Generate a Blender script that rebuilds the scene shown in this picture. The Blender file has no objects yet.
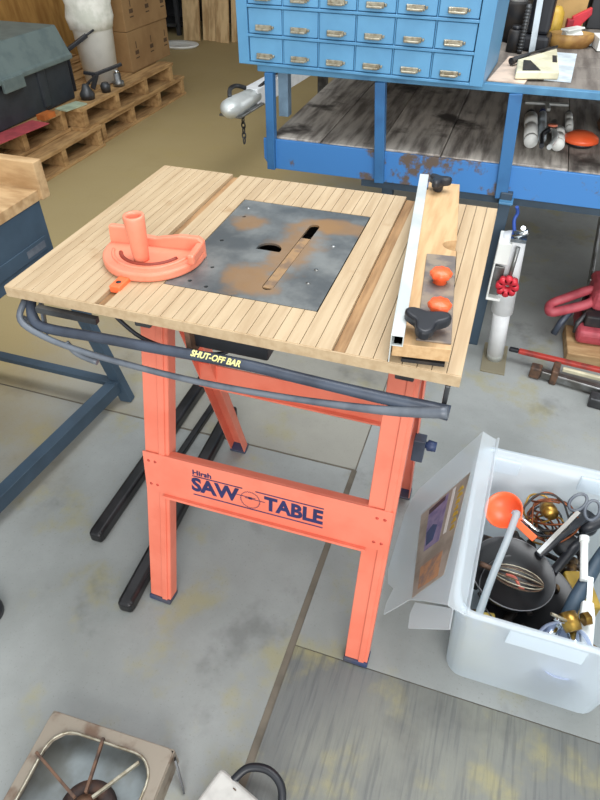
import bpy, bmesh, math, random
from mathutils import Vector, Matrix, noise
random.seed(7)
PI = math.pi
scene = bpy.context.scene
COL = scene.collection

# ------------------------------------------------------------------ camera
def make_camera():
    p, y, r = 0.728354, 0.326926, -0.004187
    cy, sy = math.cos(y), math.sin(y)
    F = Vector((-sy*math.cos(p), cy*math.cos(p), -math.sin(p)))
    R = Vector((cy, sy, 0.0)); U = R.cross(F)
    R2 = math.cos(r)*R + math.sin(r)*U
    U2 = -math.sin(r)*R + math.cos(r)*U
    cd = bpy.data.cameras.new('camera'); co = bpy.data.objects.new('camera', cd)
    COL.objects.link(co)
    m = Matrix((R2, U2, -F)).transposed().to_4x4()
    m.translation = Vector((0.8369, -0.7574, 1.4707))
    co.matrix_world = m
    cd.sensor_fit = 'VERTICAL'; cd.sensor_height = 24.0
    cd.lens = 606.69/800*24.0
    cd.clip_start = 0.02
    scene.camera = co
make_camera()

# ------------------------------------------------------------------ world, lights, exposure
w = bpy.data.worlds.new('world'); scene.world = w; w.use_nodes = True
w.node_tree.nodes['Background'].inputs['Color'].default_value = (0.90, 0.96, 1.0, 1)
w.node_tree.nodes['Background'].inputs['Strength'].default_value = 0.95

def area(name, loc, target, sx, sy, watts, col):
    d = bpy.data.lights.new(name, 'AREA'); d.shape = 'RECTANGLE'; d.size = sx; d.size_y = sy
    d.energy = watts; d.color = col
    o = bpy.data.objects.new(name, d); COL.objects.link(o); o.location = loc
    o.rotation_euler = (Vector(target)-Vector(loc)).to_track_quat('-Z', 'Y').to_euler()
    return o
area('doorway_daylight', (2.2, -3.6, 2.3), (0.6, 0.9, 0.5), 3.2, 2.6, 170, (1.0, 0.98, 0.95))
area('roof_skylight', (1.0, 0.9, 3.55), (0.8, 0.7, 0.0), 2.4, 1.8, 85, (0.96, 0.98, 1.0))
area('back_doorway_daylight', (2.9, 6.9, 1.6), (0.9, 1.0, 0.2), 2.4, 2.4, 60, (0.93, 0.97, 1.0))

scene.view_settings.view_transform = 'Standard'
scene.view_settings.look = 'None'
scene.view_settings.exposure = 0.12
scene.view_settings.gamma = 1.0
scene.view_settings.use_curve_mapping = False

# ------------------------------------------------------------------ material helpers
def lin(c):
    o = []
    for v in c:
        v = v/255.0
        o.append(v/12.92 if v <= 0.04045 else ((v+0.055)/1.055)**2.4)
    return (o[0], o[1], o[2], 1.0)

def new_mat(name):
    m = bpy.data.materials.new(name); m.use_nodes = True
    nt = m.node_tree
    return m, nt, nt.nodes['Principled BSDF']

def nd(nt, typ, **kw):
    n = nt.nodes.new(typ)
    for k, v in kw.items():
        if k in n.inputs: n.inputs[k].default_value = v
        else: setattr(n, k, v)
    return n

def mixrgb(nt, fac, a, b):
    n = nt.nodes.new('ShaderNodeMix'); n.data_type = 'RGBA'
    for sock, v in ((n.inputs[0], fac), (n.inputs[6], a), (n.inputs[7], b)):
        if isinstance(v, (int, float, tuple)): sock.default_value = v
        else: nt.links.new(v, sock)
    return n.outputs[2]

def ramp(nt, src, a, b):
    n = nt.nodes.new('ShaderNodeMapRange'); n.interpolation_type = 'SMOOTHSTEP'
    nt.links.new(src, n.inputs[0]); n.inputs[1].default_value = a; n.inputs[2].default_value = b
    return n.outputs[0]

def math_(nt, op, a, b=0.0):
    n = nt.nodes.new('ShaderNodeMath'); n.operation = op
    for s, v in ((n.inputs[0], a), (n.inputs[1], b)):
        if isinstance(v, (int, float)): s.default_value = v
        else: nt.links.new(v, s)
    return n.outputs[0]

def coord(nt, scale=(1, 1, 1), kind='Object', rot=(0, 0, 0)):
    t = nt.nodes.new('ShaderNodeTexCoord')
    mp = nt.nodes.new('ShaderNodeMapping'); mp.inputs['Scale'].default_value = scale
    mp.inputs['Rotation'].default_value = rot
    nt.links.new(t.outputs[kind], mp.inputs[0])
    return mp.outputs[0]

def wpos(nt, scale=(1, 1, 1)):
    g = nt.nodes.new('ShaderNodeNewGeometry')
    mp = nt.nodes.new('ShaderNodeMapping'); mp.inputs['Scale'].default_value = scale
    nt.links.new(g.outputs['Position'], mp.inputs[0])
    return mp.outputs[0]

def noi(nt, vec, scale, detail=4, rough=0.55):
    n = nt.nodes.new('ShaderNodeTexNoise'); n.inputs['Scale'].default_value = scale
    n.inputs['Detail'].default_value = detail; n.inputs['Roughness'].default_value = rough
    nt.links.new(vec, n.inputs['Vector'])
    return n.outputs['Fac']

def bump(nt, b, h, strength, dist=0.003):
    n = nt.nodes.new('ShaderNodeBump'); n.inputs['Strength'].default_value = strength
    n.inputs['Distance'].default_value = dist
    nt.links.new(h, n.inputs['Height']); nt.links.new(n.outputs[0], b.inputs['Normal'])

def M(name, c, rough=0.5, metal=0.0, c2=None, scale=12, lo=0.4, hi=0.65, stretch=(1, 1, 1), bmp=0.0, spec=0.5):
    m, nt, b = new_mat(name)
    b.inputs['Roughness'].default_value = rough; b.inputs['Metallic'].default_value = metal
    b.inputs['Specular IOR Level'].default_value = spec
    if c2 is None: c2 = tuple(v*0.86 for v in c)
    v = coord(nt, stretch)
    f = noi(nt, v, scale)
    nt.links.new(mixrgb(nt, ramp(nt, f, lo, hi), lin(c), lin(c2)), b.inputs['Base Color'])
    if bmp: bump(nt, b, f, bmp)
    return m

def wood(name, c, c2, grain=(60, 4, 60), island=0.25, rough=0.6, stain=None):
    m, nt, b = new_mat(name)
    b.inputs['Roughness'].default_value = rough
    g = noi(nt, wpos(nt, grain), 1.0, 5)
    col = mixrgb(nt, ramp(nt, g, 0.35, 0.7), lin(c), lin(c2))
    geo = nt.nodes.new('ShaderNodeNewGeometry')
    hs = nt.nodes.new('ShaderNodeHueSaturation')
    val = math_(nt, 'MULTIPLY_ADD', geo.outputs['Random Per Island'], island)
    val.node.inputs[2].default_value = 1.0 - island/2
    nt.links.new(val, hs.inputs['Value']); nt.links.new(col, hs.inputs['Color'])
    out = hs.outputs[0]
    if stain:
        s = noi(nt, wpos(nt, (1, 1, 1)), stain[1], 4)
        out = mixrgb(nt, ramp(nt, s, stain[2], stain[3]), out, lin(stain[0]))
    nt.links.new(out, b.inputs['Base Color'])
    bump(nt, b, g, 0.15, 0.002)
    return m

def clear_plastic(name, c, alpha, rough=0.3, transl=0.4):
    m, nt, b = new_mat(name)
    b.inputs['Specular IOR Level'].default_value = 0.6
    out = nt.nodes['Material Output']
    b.inputs['Base Color'].default_value = lin(c); b.inputs['Roughness'].default_value = rough
    tr = nt.nodes.new('ShaderNodeBsdfTransparent'); tr.inputs[0].default_value = lin(tuple(min(255, v+10) for v in c))
    tl = nt.nodes.new('ShaderNodeBsdfTranslucent'); tl.inputs[0].default_value = lin(c)
    m1 = nt.nodes.new('ShaderNodeMixShader'); m1.inputs[0].default_value = transl
    nt.links.new(b.outputs[0], m1.inputs[1]); nt.links.new(tl.outputs[0], m1.inputs[2])
    m2 = nt.nodes.new('ShaderNodeMixShader'); m2.inputs[0].default_value = alpha
    nt.links.new(tr.outputs[0], m2.inputs[1]); nt.links.new(m1.outputs[0], m2.inputs[2])
    nt.links.new(m2.outputs[0], out.inputs[0])
    return m

# ------------------------------------------------------------------ mesh helpers
class MB:
    def __init__(s): s.bm = bmesh.new()
    def _tag(s, verts, smooth):
        if smooth:
            for v in verts:
                for f in v.link_faces: f.smooth = True
    def box(s, x0, x1, y0, y1, z0, z1, mat=None):
        v = [s.bm.verts.new(p) for p in ((x0,y0,z0),(x1,y0,z0),(x1,y1,z0),(x0,y1,z0),(x0,y0,z1),(x1,y0,z1),(x1,y1,z1),(x0,y1,z1))]
        for f in ((0,3,2,1),(4,5,6,7),(0,1,5,4),(1,2,6,5),(2,3,7,6),(3,0,4,7)): s.bm.faces.new([v[i] for i in f])
        if mat is not None: bmesh.ops.transform(s.bm, matrix=mat, verts=v)
        return s
    def bar(s, p, q, wd, ht, up=(0, 0, 1)):
        p, q = Vector(p), Vector(q); d = q-p; L = d.length; d.normalize()
        side = d.cross(Vector(up)); side.normalize(); u = side.cross(d)
        m = Matrix((side, d, u)).transposed().to_4x4(); m.translation = p
        return s.box(-wd/2, wd/2, 0, L, -ht/2, ht/2, m)
    def prism(s, poly, z0, z1, mat=None):
        a = [s.bm.verts.new((x, y, z0)) for x, y in poly]; b = [s.bm.verts.new((x, y, z1)) for x, y in poly]
        n = len(poly)
        s.bm.faces.new(a[::-1]); s.bm.faces.new(b)
        for i in range(n): s.bm.faces.new((a[i], a[(i+1) % n], b[(i+1) % n], b[i]))
        if mat is not None: bmesh.ops.transform(s.bm, matrix=mat, verts=a+b)
        return s
    def lathe(s, prof, n=24, mat=None, smooth=True, a0=0, a1=2*PI):
        full = abs(a1-a0-2*PI) < 1e-6
        k = n if full else n+1
        rings = []; allv = []
        for r, z in prof:
            if r < 1e-6:
                v = s.bm.verts.new((0, 0, z)); rings.append([v]*k); allv.append(v)
            else:
                rg = [s.bm.verts.new((r*math.cos(a0+(a1-a0)*i/n), r*math.sin(a0+(a1-a0)*i/n), z)) for i in range(k)]
                rings.append(rg); allv += rg
        for A, B in zip(rings[:-1], rings[1:]):
            for i in range(n):
                j = (i+1) % k
                vs = []
                for v in (A[i], A[j], B[j], B[i]):
                    if v not in vs: vs.append(v)
                if len(vs) > 2:
                    f = s.bm.faces.new(vs); f.smooth = smooth
        if mat is not None: bmesh.ops.transform(s.bm, matrix=mat, verts=allv)
        return s
    def tube(s, pts, r, n=10, closed=False, flat=1.0, caps=True):
        pts = [Vector(p) for p in pts]; N = len(pts)
        rs = r if isinstance(r, (list, tuple)) else [r]*N
        rings = []; up = None
        for i, p in enumerate(pts):
            if closed: d = pts[(i+1) % N]-pts[i-1]
            else: d = pts[min(i+1, N-1)]-pts[max(i-1, 0)]
            d.normalize()
            if up is None:
                up = Vector((0, 0, 1)) if abs(d.z) < 0.9 else Vector((1, 0, 0))
            side = d.cross(up)
            if side.length < 1e-6: side = d.orthogonal()
            side.normalize(); up = side.cross(d); up.normalize()
            rings.append([s.bm.verts.new(p + rs[i]*(math.cos(2*PI*k/n)*side*flat + math.sin(2*PI*k/n)*up)) for k in range(n)])
        M_ = N if closed else N-1
        for i in range(M_):
            A, B = rings[i], rings[(i+1) % N]
            for k in range(n):
                f = s.bm.faces.new((A[k], A[(k+1) % n], B[(k+1) % n], B[k])); f.smooth = True
        if caps and not closed:
            s.bm.faces.new(rings[0][::-1]); s.bm.faces.new(rings[-1])
        return s
    def quad(s, pts):
        s.bm.faces.new([s.bm.verts.new(p) for p in pts]); return s
    def build(s, name, mat, parent=None, bevel=0.0, seg=2, solid=0.0, rel=None):
        bmesh.ops.recalc_face_normals(s.bm, faces=s.bm.faces)
        me = bpy.data.meshes.new(name); s.bm.to_mesh(me); s.bm.free()
        o = bpy.data.objects.new(name, me); COL.objects.link(o)
        me.materials.append(mat)
        if solid:
            md = o.modifiers.new('solid', 'SOLIDIFY'); md.thickness = solid; md.offset = 0
        if bevel:
            md = o.modifiers.new('bevel', 'BEVEL'); md.width = bevel; md.segments = seg
            md.limit_method = 'ANGLE'; md.angle_limit = math.radians(40)
        if parent is not None: o.parent = parent
        return o

def T(x, y, z, rz=0, rx=0, ry=0, s=1):
    return Matrix.Translation((x, y, z)) @ Matrix.Rotation(rz, 4, 'Z') @ Matrix.Rotation(ry, 4, 'Y') @ Matrix.Rotation(rx, 4, 'X') @ Matrix.Scale(s, 4)

def tag(o, label, cat, group=None):
    o['label'] = label; o['category'] = cat
    if group: o['group'] = group
    return o
def thing(name, label, cat, loc=(0, 0, 0), rz=0, group=None, rx=0, ry=0):
    o = bpy.data.objects.new(name, None); COL.objects.link(o)
    o.empty_display_size = 0.05
    o.location = loc; o.rotation_euler = (rx, ry, rz)
    return tag(o, label, cat, group)
def struct(o): o['kind'] = 'structure'; return o
def copy_tree(o, parent=None):
    c = o.copy(); COL.objects.link(c)
    if parent is not None: c.parent = parent
    for ch in list(o.children): copy_tree(ch, c)
    return c
def cut(o, cutters):
    for c in cutters:
        md = o.modifiers.new('cut', 'BOOLEAN'); md.object = c; md.operation = 'DIFFERENCE'; md.solver = 'EXACT'
    dg = bpy.context.evaluated_depsgraph_get(); dg.update()
    me = bpy.data.meshes.new_from_object(o.evaluated_get(dg))
    o.modifiers.clear(); o.data = me
    for c in cutters: bpy.data.objects.remove(c)
def text(body, name, mat, size, matrix, parent=None, depth=0.0006, shear=0.0, align='CENTER', bold=0.0, xs=1.0):
    cu = bpy.data.curves.new(name, 'FONT'); cu.body = body; cu.size = size; cu.align_x = align; cu.align_y = 'CENTER'
    cu.extrude = depth; cu.shear = shear; cu.offset = bold; cu.resolution_u = 3
    t = bpy.data.objects.new(name, cu); COL.objects.link(t)
    dg = bpy.context.evaluated_depsgraph_get(); dg.update()
    me = bpy.data.meshes.new_from_object(t.evaluated_get(dg))
    bpy.data.objects.remove(t)
    me.transform(Matrix.Diagonal((xs, 1, 1, 1))); me.transform(matrix)
    o = bpy.data.objects.new(name, me); COL.objects.link(o)
    me.materials.clear(); me.materials.append(mat)
    if parent is not None: o.parent = parent
    return o
def circ(r, n=24, cx=0, cy=0, a0=0, a1=2*PI):
    return [(cx+r*math.cos(a0+(a1-a0)*i/n), cy+r*math.sin(a0+(a1-a0)*i/n)) for i in range(n)]
def smooth_path(pts, sub=6, closed=False):
    P = [Vector(p) for p in pts]; N = len(P); out = []
    rng = range(N) if closed else range(N-1)
    for i in rng:
        if closed: a, b, c, d = P[i-1], P[i], P[(i+1) % N], P[(i+2) % N]
        else: a, b, c, d = P[max(i-1, 0)], P[i], P[i+1], P[min(i+2, N-1)]
        for k in range(sub):
            t = k/sub
            out.append(0.5*((2*b)+(c-a)*t+(2*a-5*b+4*c-d)*t*t+(3*b-a-3*c+d)*t**3))
    if not closed: out.append(P[-1])
    return out

# ------------------------------------------------------------------ materials
wood_top = wood('tabletop_wood', (190, 167, 134), (175, 150, 117), (60, 5, 60), 0.07, 0.5, ((150, 112, 72), 9, 0.60, 0.78))
wood_slot = wood('slot_wood', (172, 134, 92), (136, 102, 66), (80, 8, 80), 0.1, 0.7)
wood_fence = wood('fence_wood', (206, 172, 128), (188, 150, 106), (70, 8, 70), 0.05, 0.5)
wood_pallet = wood('pallet_wood', (182, 146, 98), (138, 104, 64), (30, 6, 30), 0.3, 0.8)
wood_deck = wood('weathered_deck_wood', (186, 178, 168), (104, 96, 90), (34, 4, 34), 0.3, 0.7, ((66, 60, 56), 6, 0.54, 0.70))
wood_plank = wood('plank_wood', (204, 176, 132), (160, 130, 90), (20, 20, 2), 0.4, 0.8)
wood_tray = wood('pine_wood', (190, 158, 116), (158, 124, 84), (8, 30, 30), 0.15, 0.7)
wood_ply = wood('plywood', (186, 142, 76), (150, 106, 50), (3, 12, 3), 0.05, 0.8)
orange = M('coral_orange_steel', (228, 126, 102), 0.42, c2=(222, 116, 92), scale=9)
orange_dark = M('coral_orange_edge', (196, 66, 48), 0.45)
orange_pl = M('coral_orange_plastic', (232, 140, 112), 0.4, c2=(226, 128, 100))
orange_knob = M('bright_orange_plastic', (252, 112, 66), 0.35, c2=(246, 98, 52))
navy_print = M('navy_print', (40, 42, 92), 0.6)
navy_cap = M('navy_foot_plastic', (44, 58, 92), 0.5, c2=(70, 70, 80))
black_pl = M('black_plastic', (34, 36, 42), 0.4)
black_sq = M('black_enamel_steel', (18, 18, 20), 0.3, c2=(38, 36, 38))
bar_blue = M('slate_blue_foam_tube', (66, 74, 88), 0.38, c2=(50, 56, 68))
bar_grey = M('grey_rod', (104, 110, 118), 0.4, c2=(76, 82, 92))
yellow_print = M('yellow_print', (240, 230, 150), 0.6)
alu = M('aluminium', (222, 226, 224), 0.35, 0.35, c2=(206, 212, 210))
steel = M('bare_steel', (150, 152, 152), 0.35, 0.8, c2=(110, 108, 104))
steel_dk = M('dark_steel', (86, 88, 90), 0.45, 0.6, c2=(60, 60, 62))
chrome = M('chrome', (220, 224, 226), 0.12, 1.0)
dirty_metal = M('dusty_metal_plate', (112, 104, 100), 0.55, 0.3, c2=(146, 132, 116), scale=30)
cart_blue = M('dark_blue_steel', (60, 78, 94), 0.5, c2=(52, 68, 82), scale=6)
blue_paint = M('bright_blue_paint', (54, 108, 158), 0.42, c2=(46, 94, 142), scale=8)
edge_paint = M('edge_blue_paint', (84, 138, 174), 0.4, c2=(66, 116, 152), scale=8)
blue_rust, _nt, _b = new_mat('rust_worn_blue_paint')
_b.inputs['Roughness'].default_value = 0.5
_f = noi(_nt, wpos(_nt, (1, 1, 1)), 7.0, 6, 0.65)
_nt.links.new(mixrgb(_nt, ramp(_nt, _f, 0.53, 0.60), lin((62, 124, 188)), lin((98, 84, 74))), _b.inputs['Base Color'])
cab_blue = M('pale_blue_enamel', (92, 150, 190), 0.4, c2=(86, 142, 182), scale=5)
drawer_blue = M('drawer_blue_enamel', (100, 158, 198), 0.4, c2=(94, 150, 190), scale=6)
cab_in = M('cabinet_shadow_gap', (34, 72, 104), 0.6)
pull_m = M('tarnished_pull_metal', (176, 170, 152), 0.35, 0.6, c2=(140, 130, 110), scale=60)
white_pl = M('white_plastic', (238, 240, 236), 0.45, c2=(230, 232, 228))
white_pt = M('white_paint', (238, 240, 242), 0.4, c2=(226, 228, 230))
bag_m = M('white_bag', (240, 240, 232), 0.6, c2=(206, 208, 196), scale=8)
card_m = M('cardboard', (150, 118, 78), 0.8, c2=(138, 106, 68), scale=5)
card_pr = M('brown_print', (84, 62, 42), 0.8)
tote_blk = M('black_tote_plastic', (48, 54, 60), 0.45, c2=(40, 46, 52))
tote_lid = M('grey_tote_lid', (104, 118, 116), 0.45, c2=(92, 106, 106))
red_m = M('faded_red_plastic', (190, 84, 94), 0.5, c2=(160, 64, 74), scale=14)
red_k = M('red_plastic', (204, 40, 56), 0.4)
red_bar = M('red_painted_steel', (176, 58, 48), 0.5, c2=(120, 52, 46), scale=20)
cream_m = M('cream_plastic', (226, 220, 188), 0.5)
pink_m = M('pale_card', (222, 198, 178), 0.7)
bluewhite = M('bluish_white_sheet', (206, 218, 226), 0.5)
brass = M('brass', (184, 146, 70), 0.3, 0.85, c2=(140, 104, 50), scale=40)
copper = M('copper_wire', (150, 84, 50), 0.4, 0.7, c2=(96, 56, 36), scale=40)
pan_m = M('nonstick_pan', (26, 26, 28), 0.3, c2=(34, 34, 36))
pan_edge = M('worn_pan_rim', (120, 120, 122), 0.3, 0.7)
rust_m = M('rusty_steel', (112, 84, 66), 0.6, 0.3, c2=(66, 54, 48), scale=25, bmp=0.2)
stove_m = M('stove_enamel', (140, 130, 116), 0.45, 0.2, c2=(104, 82, 66), scale=14, lo=0.48, hi=0.66)
burner_m = M('burnt_iron', (58, 48, 46), 0.7, 0.2, c2=(84, 60, 48), scale=30)
yellow_m = M('mustard_plastic', (196, 160, 60), 0.45)
tan_m = M('tan_leather', (176, 136, 74), 0.55, c2=(140, 100, 52), scale=14)
paper_red = M('red_paper', (176, 72, 78), 0.7)
paper_grn = M('pale_green_paper', (176, 190, 164), 0.7)
glass_base = clear_plastic('dusty_clear_plate', (206, 196, 168), 0.6, 0.3)
tote_clear = clear_plastic('frosted_clear_tote', (242, 249, 255), 0.64, 0.22, 0.5)
lid_clear = clear_plastic('frosted_clear_lid', (244, 250, 254), 0.38, 0.28, 0.5)
bowl_clear = clear_plastic('clear_bowl', (220, 228, 246), 0.5, 0.15, 0.35)
hose_clear = clear_plastic('clear_hose', (214, 222, 226), 0.75, 0.3, 0.4)
shelf_dk = M('dark_shelf_steel', (50, 52, 56), 0.6)
dark_m = M('dark_clutter', (30, 32, 36), 0.6, c2=(52, 46, 42), scale=30)

# black slotted insert plate: worn grey-black steel with rust patches around the slot
plate_m, _nt, _b = new_mat('worn_insert_plate')
_b.inputs['Roughness'].default_value = 0.4; _b.inputs['Metallic'].default_value = 0.35
_p = wpos(_nt)
_n1 = noi(_nt, _p, 9.0, 5, 0.6); _n2 = noi(_nt, _p, 22.0, 4)
_c = mixrgb(_nt, ramp(_nt, _n1, 0.35, 0.7), lin((88, 92, 94)), lin((134, 136, 134)))
def blob(nt, p, cx, cy, rx, ry):
    mp = nt.nodes.new('ShaderNodeMapping'); nt.links.new(p, mp.inputs[0])
    mp.inputs['Location'].default_value = (-cx/rx, -cy/ry, 0); mp.inputs['Scale'].default_value = (1/rx, 1/ry, 0)
    v = nt.nodes.new('ShaderNodeVectorMath'); v.operation = 'LENGTH'; nt.links.new(mp.outputs[0], v.inputs[0])
    s = math_(nt, 'ADD', v.outputs['Value'], math_(nt, 'MULTIPLY', math_(nt, 'SUBTRACT', noi(nt, p, 18.0, 4), 0.5), 2.4))
    return ramp(nt, s, 1.45, 0.55)
for bx, by, rx, ry in ((0.335, 0.392, 0.035, 0.035), (0.465, 0.30, 0.045, 0.11), (0.525, 0.425, 0.06, 0.03), (0.43, 0.17, 0.05, 0.05), (0.475, 0.42, 0.04, 0.03)):
    _c = mixrgb(_nt, math_(_nt, 'MULTIPLY', blob(_nt, _p, bx, by, rx, ry), 0.72), _c, lin((160, 122, 80)))
_nt.links.new(_c, _b.inputs['Base Color'])

# floor: grey concrete with ochre dust
def floor_mat(name, base, base2, broom=False, dust=1.0):
    m, nt, b = new_mat(name)
    b.inputs['Roughness'].default_value = 0.62; b.inputs['Specular IOR Level'].default_value = 0.45
    p = wpos(nt)
    n1 = noi(nt, p, 2.2, 6, 0.6); n2 = noi(nt, p, 5.0, 5, 0.6); n3 = noi(nt, p, 160.0, 2)
    c = mixrgb(nt, ramp(nt, n1, 0.32, 0.68), lin(base), lin(base2))
    c = mixrgb(nt, math_(nt, 'MULTIPLY', ramp(nt, n2, 0.52, 0.70), 0.55*dust), c, lin((154, 146, 98)))
    n4 = noi(nt, wpos(nt, (1, 1, 1)), 3.1, 5, 0.65)
    c = mixrgb(nt, math_(nt, 'MULTIPLY', ramp(nt, n4, 0.56, 0.72), 0.45), c, lin((84, 84, 82)))
    # thick ochre sawdust spread over the far left of the floor
    sx = nt.nodes.new('ShaderNodeSeparateXYZ'); nt.links.new(p, sx.inputs[0])
    s = math_(nt, 'ADD', math_(nt, 'MULTIPLY', sx.outputs[1], 0.30), math_(nt, 'MULTIPLY', sx.outputs[0], -1.2))
    s = math_(nt, 'ADD', s, math_(nt, 'MULTIPLY', math_(nt, 'SUBTRACT', n1, 0.5), 1.6))
    c = mixrgb(nt, math_(nt, 'MULTIPLY', ramp(nt, s, 0.35, 1.6), 0.85), c, lin((174, 152, 102)))
    sp = math_(nt, 'MULTIPLY', ramp(nt, n3, 0.60, 0.75), 0.25)
    c = mixrgb(nt, sp, c, lin((92, 88, 80)))
    if broom:
        st = noi(nt, wpos(nt, (90, 5, 1)), 1.0, 3)
        c = mixrgb(nt, math_(nt, 'MULTIPLY', ramp(nt, st, 0.48, 0.68), 0.45), c, lin((78, 80, 82)))
        bump(nt, b, st, 0.5, 0.003)
    else:
        bump(nt, b, n3, 0.12, 0.001)
    nt.links.new(c, b.inputs['Base Color'])
    return m
floor_a = floor_mat('concrete_smooth', (154, 157, 155), (134, 137, 134))
floor_b = floor_mat('concrete_broomed', (124, 125, 116), (104, 106, 104), True, 1.2)
floor_c = floor_mat('concrete_back', (154, 152, 142), (136, 134, 126), False, 0.8)
joint_m = M('joint_filler', (112, 104, 92), 0.9, c2=(92, 86, 76), scale=8)
wall_m = M('dim_wall_boards', (92, 84, 72), 0.9, c2=(74, 68, 60), scale=3)
ceil_m = M('ceiling_boards', (120, 112, 100), 0.9)

# ------------------------------------------------------------------ the room
X0, X1, Y0, Y1 = -4.4, 4.2, -4.2, 7.0
struct(MB().box(X0, X1, Y0, Y1, -0.14, -0.0025).build('floor', joint_m))
struct(MB().box(X0, 0.573, Y0, 0.533, -0.06, 0.0).build('floor', floor_a))
struct(MB().box(0.591, X1, Y0, -0.076, -0.06, 0.0).build('floor', floor_b))
struct(MB().box(0.591, X1, -0.073, 0.538, -0.06, 0.0).build('floor', floor_a))
struct(MB().box(0.5875, X1, 0.538, Y1, -0.06, 0.0).build('floor', floor_a))
struct(MB().box(X0, 0.583, 0.541, Y1, -0.06, 0.0).build('floor', floor_c))
struct(MB().box(X0, X1, Y1, Y1+0.1, 0, 3.7).build('wall_back', wall_m))
struct(MB().box(X0-0.1, X0, Y0, Y1, 0, 3.7).build('wall_left', wall_m))
struct(MB().box(X1, X1+0.1, 1.2, Y1, 0, 3.7).build('wall_right', wall_m))
struct(MB().box(X0, X1, 3.6, Y1, 3.7, 3.8).build('ceiling', ceil_m))  # unseen; spans only the back, shaped to keep the background dim

# ------------------------------------------------------------------ saw table
W, D, H = 0.8414, 0.6254, 0.88
TB = 0.858
tb = thing('saw_table', 'coral orange folding saw table with slatted wooden top and black insert plate', 'saw table')
PX0, PX1, PY0, PY1 = 0.2796, 0.5773, 0.1007, 0.4938
G0, G1 = (0.193, 0.213), (0.634, 0.656)
m = MB()
# under boards around the plate opening
ub = TB + 0.009
m.box(0, PX0-0.002, 0.0015, D, TB, ub); m.box(PX1+0.002, W, 0.0015, D, TB, ub)
m.box(PX0-0.002, PX1+0.002, 0.0015, PY0-0.002, TB, ub); m.box(PX0-0.002, PX1+0.002, PY1+0.002, D, TB, ub)
g = 0.00055
def strips(xa, xb, n, ya, yb):
    wd = (xb-xa)/n
    for i in range(n):
        m.box(xa+i*wd+g, xa+(i+1)*wd-g, ya, yb, ub-0.0005, H)
strips(0.0, G0[0], 10, 0.0, D)
strips(G0[1], PX0-0.002, 3, 0.0, D)
nmid = 13
strips(PX0-0.002, PX1+0.002, nmid, 0.0, PY0-0.002)
strips(PX0-0.002, PX1+0.002, nmid, PY1+0.002, D)
strips(PX1+0.002, G1[0], 2, 0.0, D)
strips(G1[1], W, 8, 0.0, D)
m.box(0, W, -0.002, 0.0012, TB, H-0.0012)
m.build('tabletop', wood_top, tb, 0.0003, 1)
for ga, gb_ in (G0, G1): MB().box(ga+g, gb_-g, 0.0, D, ub, ub+0.005).build('groove_floor', wood_slot, tb)
MB().box(PX0-0.004, PX1+0.004, PY0-0.004, PY1+0.004, TB-0.050, TB-0.046).box(PX0-0.004, PX0-0.001, PY0-0.004, PY1+0.004, TB-0.046, TB).box(PX1+0.001, PX1+0.004, PY0-0.004, PY1+0.004, TB-0.046, TB).box(PX0, PX1, PY0-0.004, PY0-0.001, TB-0.046, TB).box(PX0, PX1, PY1+0.001, PY1+0.004, TB-0.046, TB).build('slot_dark_box', dark_m, tb)  # unseen dark box added so the slot and hole look dark
# insert plate with real slot and hole
pl = MB().box(PX0, PX1, PY0, PY1, H-0.005, H-0.0005).build('insert_plate', plate_m, None)
ct = []
sl = 0.03
q = circ(0.011, 12, 0, 0.13, 0, PI*12/11) + circ(0.011, 12, 0, -0.13, PI, PI+PI*12/11)
ct.append(MB().prism(q, -0.02, 0.02, T(0.4715, 0.280, H, -sl)).build('cutter', plate_m))
q = [(x, y) for x, y in circ(0.026, 24) if y > -0.006]
q = [(0.026*math.cos(a), 0.026*math.sin(a)) for a in [(-0.25+i*(PI+0.5)/16) for i in range(17)]]
ct.append(MB().prism(q, -0.02, 0.02, T(0.417, 0.287, H)).build('cutter', plate_m))
scr = [(0.304, 0.453), (0.538, 0.339), (0.534, 0.236), (0.534, 0.185), (0.358, 0.115), (0.311, 0.292), (0.339, 0.184), (0.32, 0.125), (0.312, 0.41)]
for x, y in scr[4:9]:
    ct.append(MB().prism(circ(0.0042, 10), -0.02, 0.02, T(x, y, H)).build('cutter', plate_m))
cut(pl, ct); pl.parent = tb
for x, y in scr[:4]:
    MB().lathe([(0.0, 0.0012), (0.004, 0.0008), (0.0048, -0.001)], 12, T(x, y, H)).build('plate_screw', steel, tb)
MB().box(-0.0098, 0.0098, -0.133, 0.075, -0.004, -0.0012, T(0.4715, 0.280, H, -sl)).build('slot_insert', M('rust_tan_steel', (150, 118, 82), 0.6, c2=(116, 94, 74), scale=40), tb)
# legs
def leg(foot, top, wd, dp, name='leg'):
    foot, top = Vector(foot), Vector(top)
    mm = MB()
    d = (top-foot).normalized()
    fr = Vector((0, -1, 0)) if foot.y < 0.2 else Vector((0, 1, 0))
    side = Vector((1, 0, 0)); side = (side - d*side.dot(d)).normalized(); nrm = side.cross(d)
    if nrm.dot(fr) < 0: nrm = -nrm
    L = (top-foot).length
    mt = Matrix((side, d, nrm)).transposed().to_4x4(); mt.translation = foot
    # folded channel: front web plus two flanges, with a pressed rib on the web
    t = 0.003
    mm.box(-wd/2, wd/2, 0, L, dp/2-t, dp/2, mt)
    mm.box(-wd/2, -wd/2+t, 0, L, -dp/2, dp/2-t, mt)
    mm.box(wd/2-t, wd/2, 0, L, -dp/2, dp/2-t, mt)
    mm.box(0.006, wd/2-0.008, 0.0, L, dp/2-0.0005, dp/2+0.004, mt)
    lg = mm.build(name, orange, tb, 0.0012, 1)
    c = MB().box(-wd/2-0.002, wd/2+0.002, -0.001, 0.014, -dp/2-0.003, dp/2+0.006, mt).build('foot_cap', navy_cap, lg, 0.003)
    return lg, mt
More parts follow.
